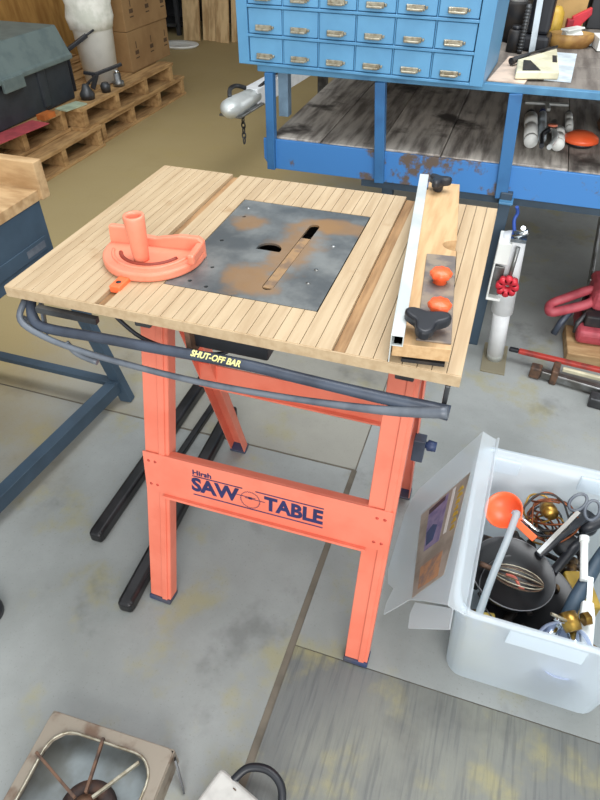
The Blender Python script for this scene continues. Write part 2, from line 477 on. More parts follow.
FL = ((0.212, -0.055, 0.001), (0.266, 0.090, TB)); FR = ((0.744, -0.055, 0.001), (0.749, 0.090, TB))
RL = ((0.193, 0.511, 0.001), (0.246, 0.172, TB)); RR = ((0.747, 0.490, 0.001), (0.750, 0.172, TB))
_, mfl = leg(*FL, 0.058, 0.034)
_, mfr = leg(*FR, 0.056, 0.034)
leg(*RL, 0.050, 0.03); leg(*RR, 0.050, 0.03)
# front cross bar lying on the front faces of the front legs
b_ = 0.145/0.857
def fp(z, off=0.0):   # y on the front leg plane at height z
    return -0.055 + b_*z - 0.018 - off
ang = math.atan(b_)
def front_m(x, z, off=0.0):
    # local x = right, local y = up the leg plane, local z = towards the viewer
    return Matrix.Translation((x, fp(z, off), z)) @ Matrix.Rotation(PI/2 - ang, 4, 'X')
cx0, cx1 = 0.211, 0.772
slope = math.atan2(0.006, 0.55)
cbm = front_m((cx0+cx1)/2, 0.446, 0.004) @ Matrix.Rotation(slope, 4, 'Z')
hw = (cx1-cx0)/2
mm = MB()
mm.box(-hw, hw, -0.054, 0.056, -0.003, 0.002, cbm)
mm.box(-hw+0.045, hw-0.045, 0.053, 0.056, -0.022, -0.003, cbm)
mm.box(-hw+0.045, hw-0.045, -0.060, -0.054, -0.003, 0.011, cbm)
cb = mm.build('cross_bar', orange, tb, 0.001, 1)
for sx in (-hw+0.014, -hw+0.03, hw-0.03, hw-0.014):
    for sy in (-0.032, 0.034):
        MB().lathe([(0, 0.0035), (0.003, 0.003), (0.004, 0.0015)], 10, cbm @ T(sx, sy, 0)).build('rivet', orange_dark, cb)
# printed lettering
tm = cbm @ T(-0.012, -0.003, 0.0022)
text('SAW', 'lettering', navy_print, 0.050, tm @ T(-0.096, 0.0, 0), cb, 0.0003, 0.0, bold=0.0021, xs=1.02)
text('TABLE', 'lettering', navy_print, 0.050, tm @ T(0.086, -0.002, 0), cb, 0.0003, 0.0, bold=0.0021, xs=0.92)
text('Hirsh', 'maker_lettering', navy_print, 0.018, tm @ T(-0.125, 0.035, 0), cb, 0.0003, 0.0, bold=0.0006, xs=1.15)
mm = MB()
mm.box(-0.148, -0.03, 0.024, 0.0265, 0, 0.0006, tm); mm.box(0.0, 0.152, 0.024, 0.0265, 0, 0.0006, tm)
mm.box(-0.148, 0.152, -0.0285, -0.026, 0, 0.0006, tm)
mm.build('print_rule', navy_print, cb)
mm = MB()
R_ = 0.023
teeth = []
for i in range(24):
    a = 2*PI*i/24
    teeth += [(R_*math.cos(a), R_*math.sin(a)), ((R_-0.002)*math.cos(a+0.2), (R_-0.002)*math.sin(a+0.2))]
for i in range(48):
    p, q2 = teeth[i], teeth[(i+1) % 48]
    mm.bar((p[0], p[1], 0.0003), (q2[0], q2[1], 0.0003), 0.0009, 0.0006)
mm.box(-0.034, 0.012, 0.0062, 0.0076, 0, 0.0006); mm.box(-0.012, 0.034, 0.0030, 0.0044, 0, 0.0006)
mm.box(-0.004, 0.004, 0.002, 0.008, 0, 0.0006)
bmesh.ops.transform(mm.bm, matrix=tm @ T(-0.012, -0.002, 0), verts=mm.bm.verts)
mm.build('saw_blade_print', navy_print, cb)
# rear rail
MB().box(0.20, 0.76, 0.312, 0.318, 0.45, 0.515).box(0.20, 0.76, 0.30, 0.318, 0.445, 0.45).build('rear_rail', orange, tb, 0.001, 1)
# aprons that carry the top
for x in (0.262, 0.752):
    MB().box(x-0.016, x+0.016, 0.03, 0.60, TB-0.035, TB).build('apron_rail', steel_dk, tb, 0.002)
MB().box(0.372, 0.515, -0.012+0.03, 0.07, TB-0.045, TB).build('switch_box', black_pl, tb, 0.004)
MB().box(0.366, 0.376, 0.002, 0.03, TB-0.055, TB).build('switch_bracket', rust_m, tb)
# clamp knobs on the right legs
MB().lathe([(0, 0.05), (0.012, 0.05), (0.014, 0.03), (0.008, 0.026), (0.006, 0)], 10, T(0.772, 0.30, 0.42, 0, 0, PI/2)).build('clamp_knob', navy_cap, tb)
MB().box(0.768, 0.796, 0.285, 0.315, 0.37, 0.44).build('hinge_plate', bar_blue, tb, 0.002)
# shut-off bar
pth = [(0.030, 0.02, 0.842), (0.052, -0.01, 0.826), (0.085, -0.02, 0.816), (0.20, -0.02, 0.820), (0.306, -0.02, 0.823), (0.479, -0.02, 0.829), (0.587, -0.02, 0.825), (0.71, -0.02, 0.821), (0.79, -0.02, 0.820), (0.835, -0.02, 0.818)]
sp_ = smooth_path(pth, 5)
rr = [0.0098]*len(sp_)
for i in range(12): rr[-1-i] = 0.0098 + 0.003*(1-i/12)
sb = MB().tube(sp_, rr, 12).build('shut_off_bar', bar_blue, tb)
text('SHUT-OFF BAR', 'bar_lettering', yellow_print, 0.0150, Matrix.Translation((0.437, -0.0281, 0.8355)) @ Matrix.Rotation(math.radians(52), 4, 'X') @ Matrix.Rotation(-0.02, 4, 'Z'), sb, 0.0003, 0.25, bold=0.0005, xs=0.92)
pth = [(0.025, 0.01, 0.846), (0.036, -0.026, 0.826), (0.09, -0.034, 0.805), (0.172, -0.034, 0.790), (0.28, -0.034, 0.782), (0.40, -0.034, 0.779), (0.54, -0.034, 0.786), (0.675, -0.034, 0.799), (0.76, -0.034, 0.812), (0.833, -0.034, 0.831)]
sp_ = smooth_path(pth, 5)
MB().tube(sp_, [0.006 if i < len(sp_)-14 else 0.006+0.0045*(i-len(sp_)+14)/14 for i in range(len(sp_))], 10).build('pull_rod', bar_grey, tb)
mm = MB()
mm.bar((0.020, 0.06, 0.85), (0.080, -0.018, 0.806), 0.006, 0.03); mm.bar((0.012, -0.005, 0.812), (0.10, -0.02, 0.815), 0.012, 0.016)
mm.build('bar_bracket', bar_grey, tb, 0.003)
MB().bar((0.07, -0.01, 0.850), (0.19, 0.0, 0.842), 0.012, 0.012).build('bracket_bolt', steel_dk, tb)
MB().tube(smooth_path([(0.13, -0.03, 0.80), (0.15, -0.03, 0.778), (0.19, -0.03, 0.768)], 4), 0.006, 8).build('hook', bar_grey, tb)
MB().tube(smooth_path([(0.21, 0.02, 0.85), (0.27, 0.01, 0.815), (0.34, 0.02, 0.795), (0.42, 0.03, 0.80), (0.45, 0.05, 0.83), (0.44, 0.06, 0.86)], 6), 0.004, 8).build('power_cable', black_pl, tb)
mm = MB(); mm.box(0.82, 0.828, -0.005, 0.06, 0.81, TB)
mm.build('bar_hanger', steel_dk, tb, 0.002)

# ------------------------------------------------------------------ mitre gauge
mg = thing('miter_gauge', 'coral orange plastic mitre gauge with upright handle on the left of saw table top', 'mitre gauge', (0.215, 0.185, H+0.0003), math.radians(6))
half = [(0.1*math.cos(a), 0.1*math.sin(a)) for a in [PI + i*PI/28 for i in range(29)]] + [(0.1, 0.012), (-0.1, 0.012)]
MB().prism(half, 0.0, 0.018).build('base', orange_pl, mg, 0.005, 3)
mm = MB()
pr = [(-0.1, 0.0), (0.1, 0.0), (0.1, 0.036), (0.09, 0.044), (0.05, 0.044), (0.0, 0.034), (-0.04, 0.038), (-0.05, 0.052), (-0.096, 0.052)]
mm.prism(pr, -0.012, 0.002, T(0, 0.012, 0, 0, PI/2))
mm.build('fence_face', orange_pl, mg, 0.003, 2)
mm = MB(); mm.box(0.086, 0.100, -0.045, 0.012, 0.016, 0.036); mm.build('stop_ear', orange_pl, mg, 0.004, 2)
arc = [(0.064*math.cos(a), 0.064*math.sin(a)) for a in [PI*1.14 + i*PI*0.72/20 for i in range(21)]]
MB().tube([(x, y, 0.0178) for x, y in arc], 0.004, 8).build('angle_slot', M('slot_shadow_plastic', (150, 60, 42), 0.6), mg)
arc = [(0.079*math.cos(a), 0.079*math.sin(a)) for a in [PI*1.08 + i*PI*0.84/20 for i in range(21)]]
MB().tube([(x, y, 0.018) for x, y in arc], 0.0035, 8).build('scale_ridge', orange_pl, mg)
MB().lathe([(0.0, 0.012), (0.013, 0.012), (0.0145, 0.03), (0.0175, 0.09), (0.0185, 0.114), (0.0175, 0.118), (0.0135, 0.118), (0.0125, 0.112), (0.0125, 0.06), (0.0, 0.058)], 24, T(-0.006, -0.046, 0.004) @ Matrix.Diagonal((1.08, 1.08, 0.88, 1))).build('handle', orange_pl, mg)
mm = MB(); mm.box(-0.011, 0.011, -0.135, 0.05, -0.0065, 0.008, T(-0.010, 0, 0, -math.radians(6)))
gb = mm.build('guide_bar', orange_knob, mg, 0.002)
MB().lathe([(0, 0.0086), (0.005, 0.0086), (0.005, 0.006)], 12, T(-0.0225, -0.118, 0)).build('bar_hole', dark_m, gb)

# ------------------------------------------------------------------ rip fence
rf = thing('rip_fence', 'wooden rip fence with aluminium rail lying skewed across right side of saw table', 'rip fence', (0.729, -0.004, H), math.radians(6.3))
mm = MB()
Lr = 0.642
mm.box(-0.002, 0.000, 0, Lr, 0.002, 0.054); mm.box(0.0, 0.018, 0, Lr, 0.052, 0.054); mm.box(0.016, 0.018, 0, Lr, 0.036, 0.052); mm.box(0.0, 0.018, 0, Lr, 0.034, 0.036)
mm.build('aluminium_rail', alu, rf, 0.0005, 1)
bp = [(0.002, 0.004), (0.090, 0.006)]
bp += [(0.090, 0.325)] + [(0.090+0.0 - 0.026*math.sin(a) + 0.006*0, 0.345 - 0.022*math.cos(a)) for a in [i*PI/14 for i in range(15)]]
bp += [(0.090, 0.645), (0.020, 0.645), (0.020, 0.60), (0.002, 0.60)]
MB().prism(bp, 0.012, 0.036).build('board', wood_fence, rf, 0.0015, 1)
MB().box(0.036, 0.0895, 0.018, 0.295, 0.036, 0.0395).build('clamp_plate', dirty_metal, rf, 0.0008, 1)
MB().box(0.018, 0.085, 0.008, 0.05, 0.0, 0.006).build('gap_shade_strip', dark_m, rf)  # dark strip put where the gap under the board lies in shade
def knob_round(y, x):
    k = MB()
    n = 28
    prof = []
    k.lathe([(0.0, 0.0), (0.012, 0.0), (0.011, 0.008), (0.014, 0.010), (0.0175, 0.012), (0.0185, 0.019), (0.0155, 0.023), (0.0, 0.024)], n, T(x, y, 0.0395))
    for v in k.bm.verts:
        dx, dy = v.co.x-x, v.co.y-y; r = math.hypot(dx, dy)
        if r > 0.015:
            f = 1+0.07*math.cos(8*math.atan2(dy, dx)); v.co.x = x+dx*f; v.co.y = y+dy*f
    return k.build('orange_knob', orange_knob, rf)
knob_round(0.195, 0.064); knob_round(0.095, 0.066)
MB().prism([(0.05, 0.305), (0.091, 0.305), (0.091, 0.385), (0.05, 0.385)], 0.0, 0.012).build('notch_shade_sheet', M('notch_shade_brown', (142, 104, 66), 0.8), rf)  # brown sheet added under the notch, its darker colour standing in for shade
def knob_lobed(x, y, z, r, mt=black_pl, rz=0.3):
    pts = []
    for i in range(48):
        a = 2*PI*i/48
        rr_ = r*(0.50+0.50*max(0, 0.5+0.5*math.cos(3*(a-rz)))**1.3)
        pts.append((x+rr_*math.cos(a), y+rr_*math.sin(a)))
    return MB().prism(pts, z, z+0.018).lathe([(0.0, z-0.014), (0.010, z-0.014), (0.012, z+0.001)], 14, T(x, y, 0)).build('lobed_knob', mt, rf, 0.005, 3)
knob_lobed(0.048, 0.035, 0.052, 0.040, black_pl, 0.45)
knob_lobed(0.042, 0.595, 0.050, 0.028, black_pl, 0.2)

# ------------------------------------------------------------------ black tubes on the floor under the table
def sqtube(name, p, q, wd, label):
    p, q = Vector(p), Vector(q)
    L = (q-p).length; rz = math.atan2(-(q.x-p.x), q.y-p.y)
    t = thing(name, label, 'steel tube', p, rz)
    MB().box(-wd/2, wd/2, 0.003, L, 0, wd).build('tube', black_sq, t, wd*0.24, 4)
    MB().box(-wd/2+0.001, wd/2-0.001, -0.003, 0.02, 0.001, wd-0.001).build('end_cap', black_sq, t, wd*0.24, 4)
sqtube('square_tube', (-0.052, 0.035, 0.0), (-0.060, 0.80, 0.0), 0.042, 'black square steel tube on floor farther left, ending left of the left front leg')
sqtube('square_tube', (0.142, -0.13, 0.0), (0.104, 0.66, 0.0), 0.042, 'black square steel tube on floor passing just behind the left front table leg')
sqtube('thin_tube', (0.022, 0.25, 0.0), (0.027, 0.74, 0.0), 0.022, 'thin black steel tube on floor between two thicker black tubes')

# ------------------------------------------------------------------ blue steel cart on the left
ca = thing('steel_cart', 'dark blue steel cart with pine tray top at the left edge', 'cart', (-0.33, 0.58, 0))
MB().box(-0.9, -0.055, -0.9, 0.0, 0.755, 0.785).build('tray_board', wood_tray, ca, 0.002)
MB().box(-0.9, -0.045, -0.005, 0.030, 0.755, 0.86).build('tray_upstand', wood_tray, ca, 0.003)
mm = MB(); mm.box(-0.9, -0.058, -0.9, -0.006, 0.58, 0.755); mm.build('apron_panel', cart_blue, ca, 0.003)
mm = MB(); mm.box(-0.058, -0.053, -0.30, -0.03, 0.62, 0.66); lp = mm.build('panel_lip', cart_blue, ca, 0.001)
MB().box(-0.053, -0.052, -0.12, -0.04, 0.63, 0.65).build('rating_plate', bar_grey, lp)
for lx, ly, tx, ty in ((0.04, 0.03, -0.065, -0.02), (-0.86, 0.03, -0.86, -0.02), (-0.05, -0.93, -0.03, -0.88), (-0.86, -0.93, -0.86, -0.88)):
    MB().bar((lx, ly, 0.0), (tx, ty, 0.60), 0.045, 0.03, (0, 1, 0)).build('cart_leg', cart_blue, ca, 0.002)
mm = MB(); mm.bar((0.035, 0.03, 0.075), (-0.05, -0.93, 0.075), 0.006, 0.05); mm.bar((0.02, 0.03, 0.098), (-0.065, -0.93, 0.098), 0.04, 0.005)
mm.build('side_rail', cart_blue, ca, 0.001)
MB().box(-0.88, 0.035, 0.015, 0.021, 0.06, 0.10).box(-0.88, 0.035, -0.01, 0.021, 0.10, 0.104).build('back_rail', cart_blue, ca)
fp_ = tag(MB().lathe([(0.0, 0.0), (0.04, 0.0), (0.042, 0.02), (0.034, 0.035), (0.0, 0.036)], 20, T(-0.198, -0.25, 0)).build('rubber_pad', black_pl), 'dark rubber pad on the floor at the left edge', 'rubber pad')

# ------------------------------------------------------------------ blue bench with drawer cabinet
BY = 1.366
be = thing('work_bench', 'blue steel work bench with weathered plank shelf behind the saw table', 'work bench', (0.0, BY, 0))
BX1 = 2.3
mm = MB()
for i in range(9): mm.box(0.0, BX1, 0.02+i*0.145, 0.02+(i+1)*0.145-0.006, 0.928, 0.950)
mm.build('top_boards', wood('grey_bench_wood', (128, 120, 112), (88, 80, 74), (34, 4, 34), 0.2, 0.75), be, 0.002)
mm = MB(); mm.box(-0.03, BX1, -0.005, 0.02, 0.932, 0.953)
mm.build('top_edge', edge_paint, be, 0.002)
mm = MB()
x = 0.005; k = 0
while x < BX1:
    wd = 0.19 + 0.04*((k*37) % 5)/5
    mm.box(x, x+wd-0.003, 0.014, 1.3, 0.690-0.003*(k % 2), 0.7175-0.003*(k % 2)); x += wd; k += 1
mm.build('shelf_planks', wood_deck, be, 0.003)
MB().prism([(-0.02, 0.64), (0.005, 0.606), (BX1, 0.606), (BX1, 0.712), (-0.02, 0.712)], -0.012, 0.0, Matrix(((1, 0, 0, 0), (0, 0, 1, 0.012), (0, 1, 0, 0), (0, 0, 0, 1)))).build('front_lip', blue_rust, be, 0.002)
for px, px2, pw in ((0.014, 0.012, 0.030), (0.398, 0.422, 0.034), (0.822, 0.846, 0.040), (1.45, 1.45, 0.046)):
    MB().bar((px2, 0.0, 0.606), (px, 0.0, 0.932), pw, 0.032, (0, 1, 0)).build('post', blue_paint, be, 0.002)
for px, dy in ((0.44, 0.06), (0.862, -0.022), (1.6, 0.06), (0.44, 1.2), (1.6, 1.2)):
    MB().box(px-0.02, px+0.02, dy, dy+0.04, 0.0, 0.63).build('leg', cart_blue, be, 0.003)
MB().box(0.842, 0.888, -0.045, 0.005, 0.598, 0.606).build('leg_bracket', edge_paint, be, 0.002)
MB().box(-0.055, -0.015, 0.26, 0.30, 0.71, 0.928).build('rear_post', M('pale_blue_paint', (134, 164, 190), 0.5), be, 0.002)
MB().box(0.0, BX1, 1.30, 1.32, 0.606, 0.712).build('back_rail', cart_blue, be); MB().box(0.35, BX1, 0.02, 0.10, 0.575, 0.606).build('under_rail', cart_blue, be)

CX0, CX1, CZ, CD = -0.093, 0.722, 0.9535, 0.33
dc = thing('drawer_cabinet', 'pale blue steel cabinet of small drawers standing on the blue bench', 'drawer cabinet', (CX0, BY-0.010, CZ), -0.055)
CWd = CX1-CX0
zr = [0.008, 0.090, 0.172, 0.254]
dx0, dx1 = 0.038, CWd-0.040
cw = (dx1-dx0)/6
mm = MB()
mm.box(0, dx0, 0, CD, 0, 0.345); mm.box(dx1, CWd, 0, CD, 0, 0.345)
mm.box(dx0, dx1, 0, CD, 0, 0.008); mm.box(dx0, dx1, 0, CD, 0.337, 0.345)
for z in (0.082, 0.164, 0.246): mm.box(dx0, dx1, 0.0, 0.02, z, z+0.008)
for i in range(1, 6): mm.box(dx0+i*cw-0.002, dx0+i*cw+0.002, 0.006, CD, 0.008, 0.337)
mm.build('cabinet_body', cab_blue, dc, 0.0012, 1)
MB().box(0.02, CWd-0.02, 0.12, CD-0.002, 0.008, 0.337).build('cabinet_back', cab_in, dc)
for r in range(4):
    for i in range(6):
        xa = dx0+i*cw+0.0035; xb = dx0+(i+1)*cw-0.0035; z0 = zr[r]+0.002; z1 = z0+0.070
        d = MB().box(xa, xb, 0.004, 0.11, z0, z1).build('drawer', drawer_blue, dc, 0.0015, 1)
        xc = (xa+xb)/2; zc = z0+0.020
        h = MB().box(xc-0.032, xc+0.024, -0.003, 0.004, zc-0.009, zc+0.006).box(xc-0.028, xc+0.020, -0.014, -0.003, zc-0.009, zc-0.003)
        h.box(xc-0.030, xc-0.022, -0.008, -0.003, zc-0.006, zc+0.006).box(xc+0.026, xc+0.032, -0.006, 0.004, zc-0.004, zc+0.004)
        h.build('drawer_pull', pull_m, d, 0.0015, 1)

# things on the bench top at the right of the cabinet
BZ = 0.9505
tag(MB().box(-0.05, 0.06, -0.17, 0.16, 0, 0.004, None).build('card_sheet', pink_m), 'pale card sheet lying beside the cabinet side', 'card sheet').matrix_world = T(0.800, BY+0.20, BZ, -0.12)
tag(MB().box(-0.04, 0.04, -0.20, 0.18, 0, 0.004).build('plastic_sheet', bluewhite), 'bluish white sheet under the right end of cream bracket on bench', 'plastic sheet').matrix_world = T(0.945, BY+0.29, BZ+0.001, -0.05)
cp = thing('cream_bracket', 'cream plastic bracket panel with black cutouts lying at bench front edge', 'bracket', (0.808, BY+0.055, BZ+0.006), 0.03)
pc = [(0.0, 0.0), (0.128, 0.03), (0.125, 0.36), (0.0, 0.16)]
MB().prism(pc, 0.0, 0.022).build('panel', cream_m, cp, 0.004)
MB().prism([(0.018, 0.015), (0.072, 0.03), (0.040, 0.15), (0.018, 0.15)], 0.022, 0.0235).build('cutout', dark_m, cp)
MB().prism([(0.108, 0.15), (0.122, 0.15), (0.122, 0.24), (0.108, 0.24)], 0.022, 0.0235).build('cutout', dark_m, cp)
MB().tube([(-0.02, 0.17, 0.012), (0.04, 0.24, 0.026), (0.125, 0.385, 0.022)], [0.012, 0.004, 0.004], 8).build('pin', dark_m, cp)
# upright black tool clutter
tl = thing('power_drill', 'black power tool standing on bench beside the cabinet with silver strip', 'power tool', (0.845, BY+0.52, BZ), -0.1)
mm = MB(); mm.box(-0.05, 0.05, -0.05, 0.06, 0, 0.05); mm.box(-0.035, 0.04, -0.03, 0.05, 0.05, 0.20); mm.box(-0.06, 0.14, -0.035, 0.05, 0.17, 0.26)
mm.build('body', black_pl, tl, 0.012, 2)
MB().box(-0.008, 0.012, -0.064, -0.054, 0.0, 0.20, T(0, 0, 0, 0, 0, -0.06)).build('silver_strip', bluewhite, tl, 0.001)
MB().lathe([(0, 0), (0.028, 0.0), (0.022, 0.06), (0.008, 0.08), (0, 0.08)], 16, T(-0.06, 0.005, 0.215, 0, 0, -PI/2)).build('chuck', steel_dk, tl)
mm = MB()
for k in range(14): mm.lathe([(0.009, -0.003), (0.011, 0), (0.009, 0.003)], 12, T(0, 0, 0.010+k*0.010))
tag(mm.lathe([(0.0, 0.0), (0.008, 0.0), (0.008, 0.15), (0.0, 0.15)], 12).build('coil_spring', steel_dk, None), 'small steel coil spring standing in front of black power tool', 'spring').matrix_world = T(0.800, BY+0.43, BZ, 0, 0, 0)
for (sx_, sy_, sr, sh, lab) in ((0.748, 0.52, 0.045, 0.15, 'dark can beside the cabinet side behind the coil spring'), (0.765, 0.34, 0.025, 0.08, 'small dark brown jar tucked against the cabinet side')):
    jr = thing('can', lab, 'can', (sx_+0.01, BY+sy_+0.12, BZ))
    MB().lathe([(0, 0), (sr, 0), (sr, sh*0.8), (sr*0.85, sh*0.86), (0, sh*0.86)], 20).build('can_body', dark_m, jr)
    MB().lathe([(0, sh*0.86), (sr*0.7, sh*0.86), (sr*0.7, sh), (0, sh)], 16).build('can_cap', white_pl if sr > .03 else black_pl, jr)
bo = thing('tan_tool_pouch', 'tan leather tool pouch lying on the right end of bench top', 'tool pouch', (0.965, BY+0.60, BZ), 0.15); bo.scale = (0.72, 0.8, 0.8)
MB().lathe([(0.0, 0.0), (0.085, 0.0), (0.105, 0.03), (0.10, 0.055), (0.094, 0.055), (0.09, 0.02), (0.0, 0.012)], 24, Matrix.Diagonal((1.1, 0.6, 1, 1))).build('pouch_body', tan_m, bo)
MB().box(-0.05, 0.04, -0.02, 0.03, 0.02, 0.07, T(0, 0, 0, 0.3, 0.4)).build('pouch_paper', white_pl, bo, 0.003)
tag(MB().lathe([(0, 0), (0.03, 0), (0.034, 0.02), (0.03, 0.08), (0.015, 0.10), (0, 0.10)], 18).build('yellow_jar', yellow_m), 'mustard yellow plastic jar behind the tan tool pouch', 'jar').matrix_world = T(0.90, BY+0.76, BZ)
rk = thing('toggle_clamp', 'bright red plastic toggle clamp standing behind the tan tool pouch', 'clamp', (0.985, BY+0.80, BZ), 0.2); rk.scale = (0.8, 0.8, 0.8)
MB().prism([(-0.03, 0), (0.012, 0), (0.02, 0.05), (0.055, 0.09), (0.05, 0.12), (0.01, 0.10), (-0.03, 0.08)], -0.015, 0.015, T(0, 0, 0, 0, PI/2)).build('lever', red_k, rk, 0.004)
MB().box(-0.05, -0.02, -0.02, 0.02, 0, 0.07).build('lever_base', M('deep_red_plastic', (150, 30, 44), 0.5), rk, 0.004)
for (x_, y_, a_, ln, mt_, lab) in ((0.965, 0.58, 0.9, 0.09, white_pl, 'white plastic strip laid across the tan tool pouch'), (1.06, 0.66, 0.7, 0.11, bluewhite, 'bluish white plastic strip right of the tan tool pouch'), (1.10, 0.60, 0.2, 0.10, white_pl, 'white box lid at the right frame edge on bench top')):
    h_ = 0.0575 if x_ < 1.0 else 0.002
    tag(MB().box(-ln/2, ln/2, -0.018 if x_ < 1.09 else -0.05, 0.018 if x_ < 1.09 else 0.05, 0, 0.006 if x_ < 1.09 else 0.04).build('plastic_strip' if x_ < 1.09 else 'box_lid', mt_, None, 0.002), lab, 'plastic strip' if x_ < 1.09 else 'box lid').matrix_world = T(x_, BY+y_, BZ+h_, a_)
cbx = thing('cardboard_box', 'upright brown cardboard box at the back of bench top', 'cardboard box', (0.99, BY+0.95, BZ), 0.05)
MB().box(-0.11, 0.02, -0.05, 0.12, 0, 0.42).build('box_body', M('pale_cardboard', (190, 154, 98), 0.8), cbx, 0.003)  # own colour, a paler brown than the stacked cartons
MB().box(-0.10, 0.01, -0.053, -0.05, 0.30, 0.305).build('box_seam', card_pr, cbx)
rd = thing('steel_rod', 'pale steel rod leaning upright against dark backdrop at right edge of bench', 'rod', (1.11, BY+0.84, BZ))
MB().tube([(0, 0, 0.0), (0.012, 0.03, 0.45)], 0.008, 8).build('rod', alu, rd)
MB().lathe([(0, 0), (0.014, 0), (0.014, 0.02), (0, 0.02)], 12, T(0, 0, 0)).build('rod_foot', steel, rd)
dk = thing('dark_backdrop', 'dark stand-in locker standing at the back right of bench top', 'backdrop', (1.35, BY+1.05, BZ))  # dark box added to give the dark background behind the bench clutter
MB().box(-0.32, 0.6, -0.1, 0.2, 0, 0.7).build('backdrop_body', shelf_dk, dk, 0.004)
MB().box(-0.20, 0.18, -0.106, -0.1, 0.03, 0.67).build('backdrop_panel', M('backdrop_grey', (44, 48, 56), 0.5), dk, 0.003)

# things on the lower plank shelf
SZ = 0.7185
def cyl_tool(name, label, cat, x, y, rz, L, r, mats):
    t = thing(name, label, cat, (x, y, SZ+r*1.03), rz)
    MB().lathe([(0, 0), (r*0.95, 0), (r*0.95, L*0.07), (0, L*0.07)], 16, T(0, 0, 0, 0, -PI/2)).build('end_cap', mats[0], t)
    MB().lathe([(0, 0), (r, 0), (r, L*0.36), (r*0.8, L*0.38), (r*0.8, L*0.46), (r, L*0.48), (r, L*0.76), (0, L*0.76)], 16, T(0, L*0.07, 0, 0, -PI/2)).build('barrel', mats[0], t)
    MB().lathe([(0, 0), (r, 0), (r*0.7, L*0.17), (0, L*0.17)], 16, T(0, L*0.83, 0, 0, -PI/2)).build('nose', mats[1], t)
    return t
cyl_tool('caulk_tube', 'thick white tube nearest the blue post on the plank shelf', 'tube', 0.903, 1.53, 0.05, 0.32, 0.024, (white_pl, black_pl))
cyl_tool('caulk_tube', 'slim bluish tube between two white tubes on plank shelf', 'tube', 0.940, 1.60, 0.03, 0.34, 0.015, (bluewhite, M('navy_plastic', (40, 56, 110), 0.4)))
cyl_tool('caulk_tube', 'short white tube right of the pliers, next to the orange disc', 'tube', 0.992, 1.53, 0.0, 0.17, 0.022, (white_pl, black_pl))
cyl_tool('spark_plug', 'small white spark plug behind the orange disc on plank shelf', 'spark plug', 1.030, 1.74, 0.02, 0.20, 0.014, (white_pl, steel_dk))
pl_ = thing('pliers', 'grey pliers with black handles and orange pivot on the plank shelf', 'pliers', (0.952, 1.47, SZ+0.045), -0.08, None, 0.0)
MB().prism([(-0.014, 0.13), (-0.018, 0.18), (-0.006, 0.24), (0.006, 0.24), (0.018, 0.18), (0.014, 0.13)], -0.008, 0.008).build('jaws', steel, pl_, 0.002)
MB().lathe([(0, 0.010), (0.017, 0.010), (0.017, -0.01)], 16, T(0, 0.165, 0)).build('pivot', orange_pl, pl_)
for s in (-1, 1):
    MB().tube(smooth_path([(0.006*s, 0.14, 0), (0.022*s, 0.09, 0), (0.020*s, 0.03, 0), (0.012*s, -0.04, 0)], 4), 0.0085, 8).build('handle', alu if s > 0 else black_pl, pl_)
cr = thing('tap_wrench', 'flat silver T-shaped wrench behind the other shelf tools', 'wrench', (0.943, 2.05, SZ+0.006), 0.1)
MB().box(-0.085, 0.085, -0.012, 0.012, 0, 0.010).build('cross_arm', alu, cr, 0.003)
MB().box(-0.008, 0.008, -0.09, -0.012, 0, 0.012).build('shaft', alu, cr, 0.003)
oc = thing('plastic_disc', 'round orange plastic disc with dark underside on the plank shelf', 'plastic disc', (1.068, 1.63, SZ)); oc.scale = (0.88, 0.88, 0.88)
MB().lathe([(0.055, 0.012), (0.068, 0.016), (0.064, 0.03), (0.042, 0.044), (0.0, 0.05)], 32).build('dome', orange_knob, oc)
MB().lathe([(0.0, 0.0), (0.05, 0.0), (0.06, 0.013), (0.0, 0.013)], 24).build('underside', black_pl, oc)
bk_ = tag(MB().lathe([(0, 0.0), (0.03, 0.004), (0.045, 0.03), (0.03, 0.06), (0, 0.065)], 14).build('dark_lump', rust_m), 'dark brown rusty lump at right frame edge on plank shelf', 'metal scrap')
bk_.matrix_world = T(1.165, 1.80, SZ)

# ------------------------------------------------------------------ trailer tongue and coupler
tt = thing('trailer_tongue', 'white trailer tongue with silver coupler pointing left behind the bench', 'trailer tongue', (-0.655, 2.40, 0.0), -0.10)
mm = MB(); mm.box(-0.045, 0.045, 0.30, 1.6, 0.40, 0.50); mm.build('tongue_beam', white_pt, tt, 0.004)
prof = [(0.0, 0.0), (0.03, 0.012), (0.058, 0.05), (0.062, 0.12), (0.055, 0.22), (0.05, 0.34), (0.0, 0.35)]
MB().lathe(prof, 20, T(0, 0, 0.455, 0, -PI/2) @ Matrix.Diagonal((1.0, 0.85, 1, 1))).build('coupler', alu, tt)
MB().box(-0.068, 0.068, 0.05, 0.34, 0.412, 0.424).build('coupler_skirt', steel, tt, 0.003)
MB().tube(smooth_path([(-0.02, 0.10, 0.50), (-0.05, 0.16, 0.525), (-0.06, 0.25, 0.52), (-0.03, 0.30, 0.50)], 4), 0.012, 8).build('latch_lever', steel_dk, tt)
mm = MB()
for k in range(6):
    a = T(0.02, 0.16, 0.40-k*0.028, (k % 2)*PI/2)
    pts = [(0.011*math.cos(2*PI*i/10), 0, 0.019*math.sin(2*PI*i/10)) for i in range(10)]
    mm.tube([a @ Vector(p) for p in pts], 0.004, 6, closed=True)
mm.build('safety_chain', steel_dk, tt)
MB().box(-0.03, 0.03, 1.35, 1.41, 0.0, 0.40).build('stand_post', steel_dk, tt, 0.004)
MB().box(-0.10, 0.10, 1.28, 1.48, 0.0, 0.012).build('stand_foot', steel_dk, tt, 0.002)
MB().tube(smooth_path([(0.03, 0.35, 0.50), (0.05, 0.5, 0.53), (0.02, 0.65, 0.51), (0.04, 0.9, 0.505)], 4), 0.008, 8).build('wiring', dark_m, tt)

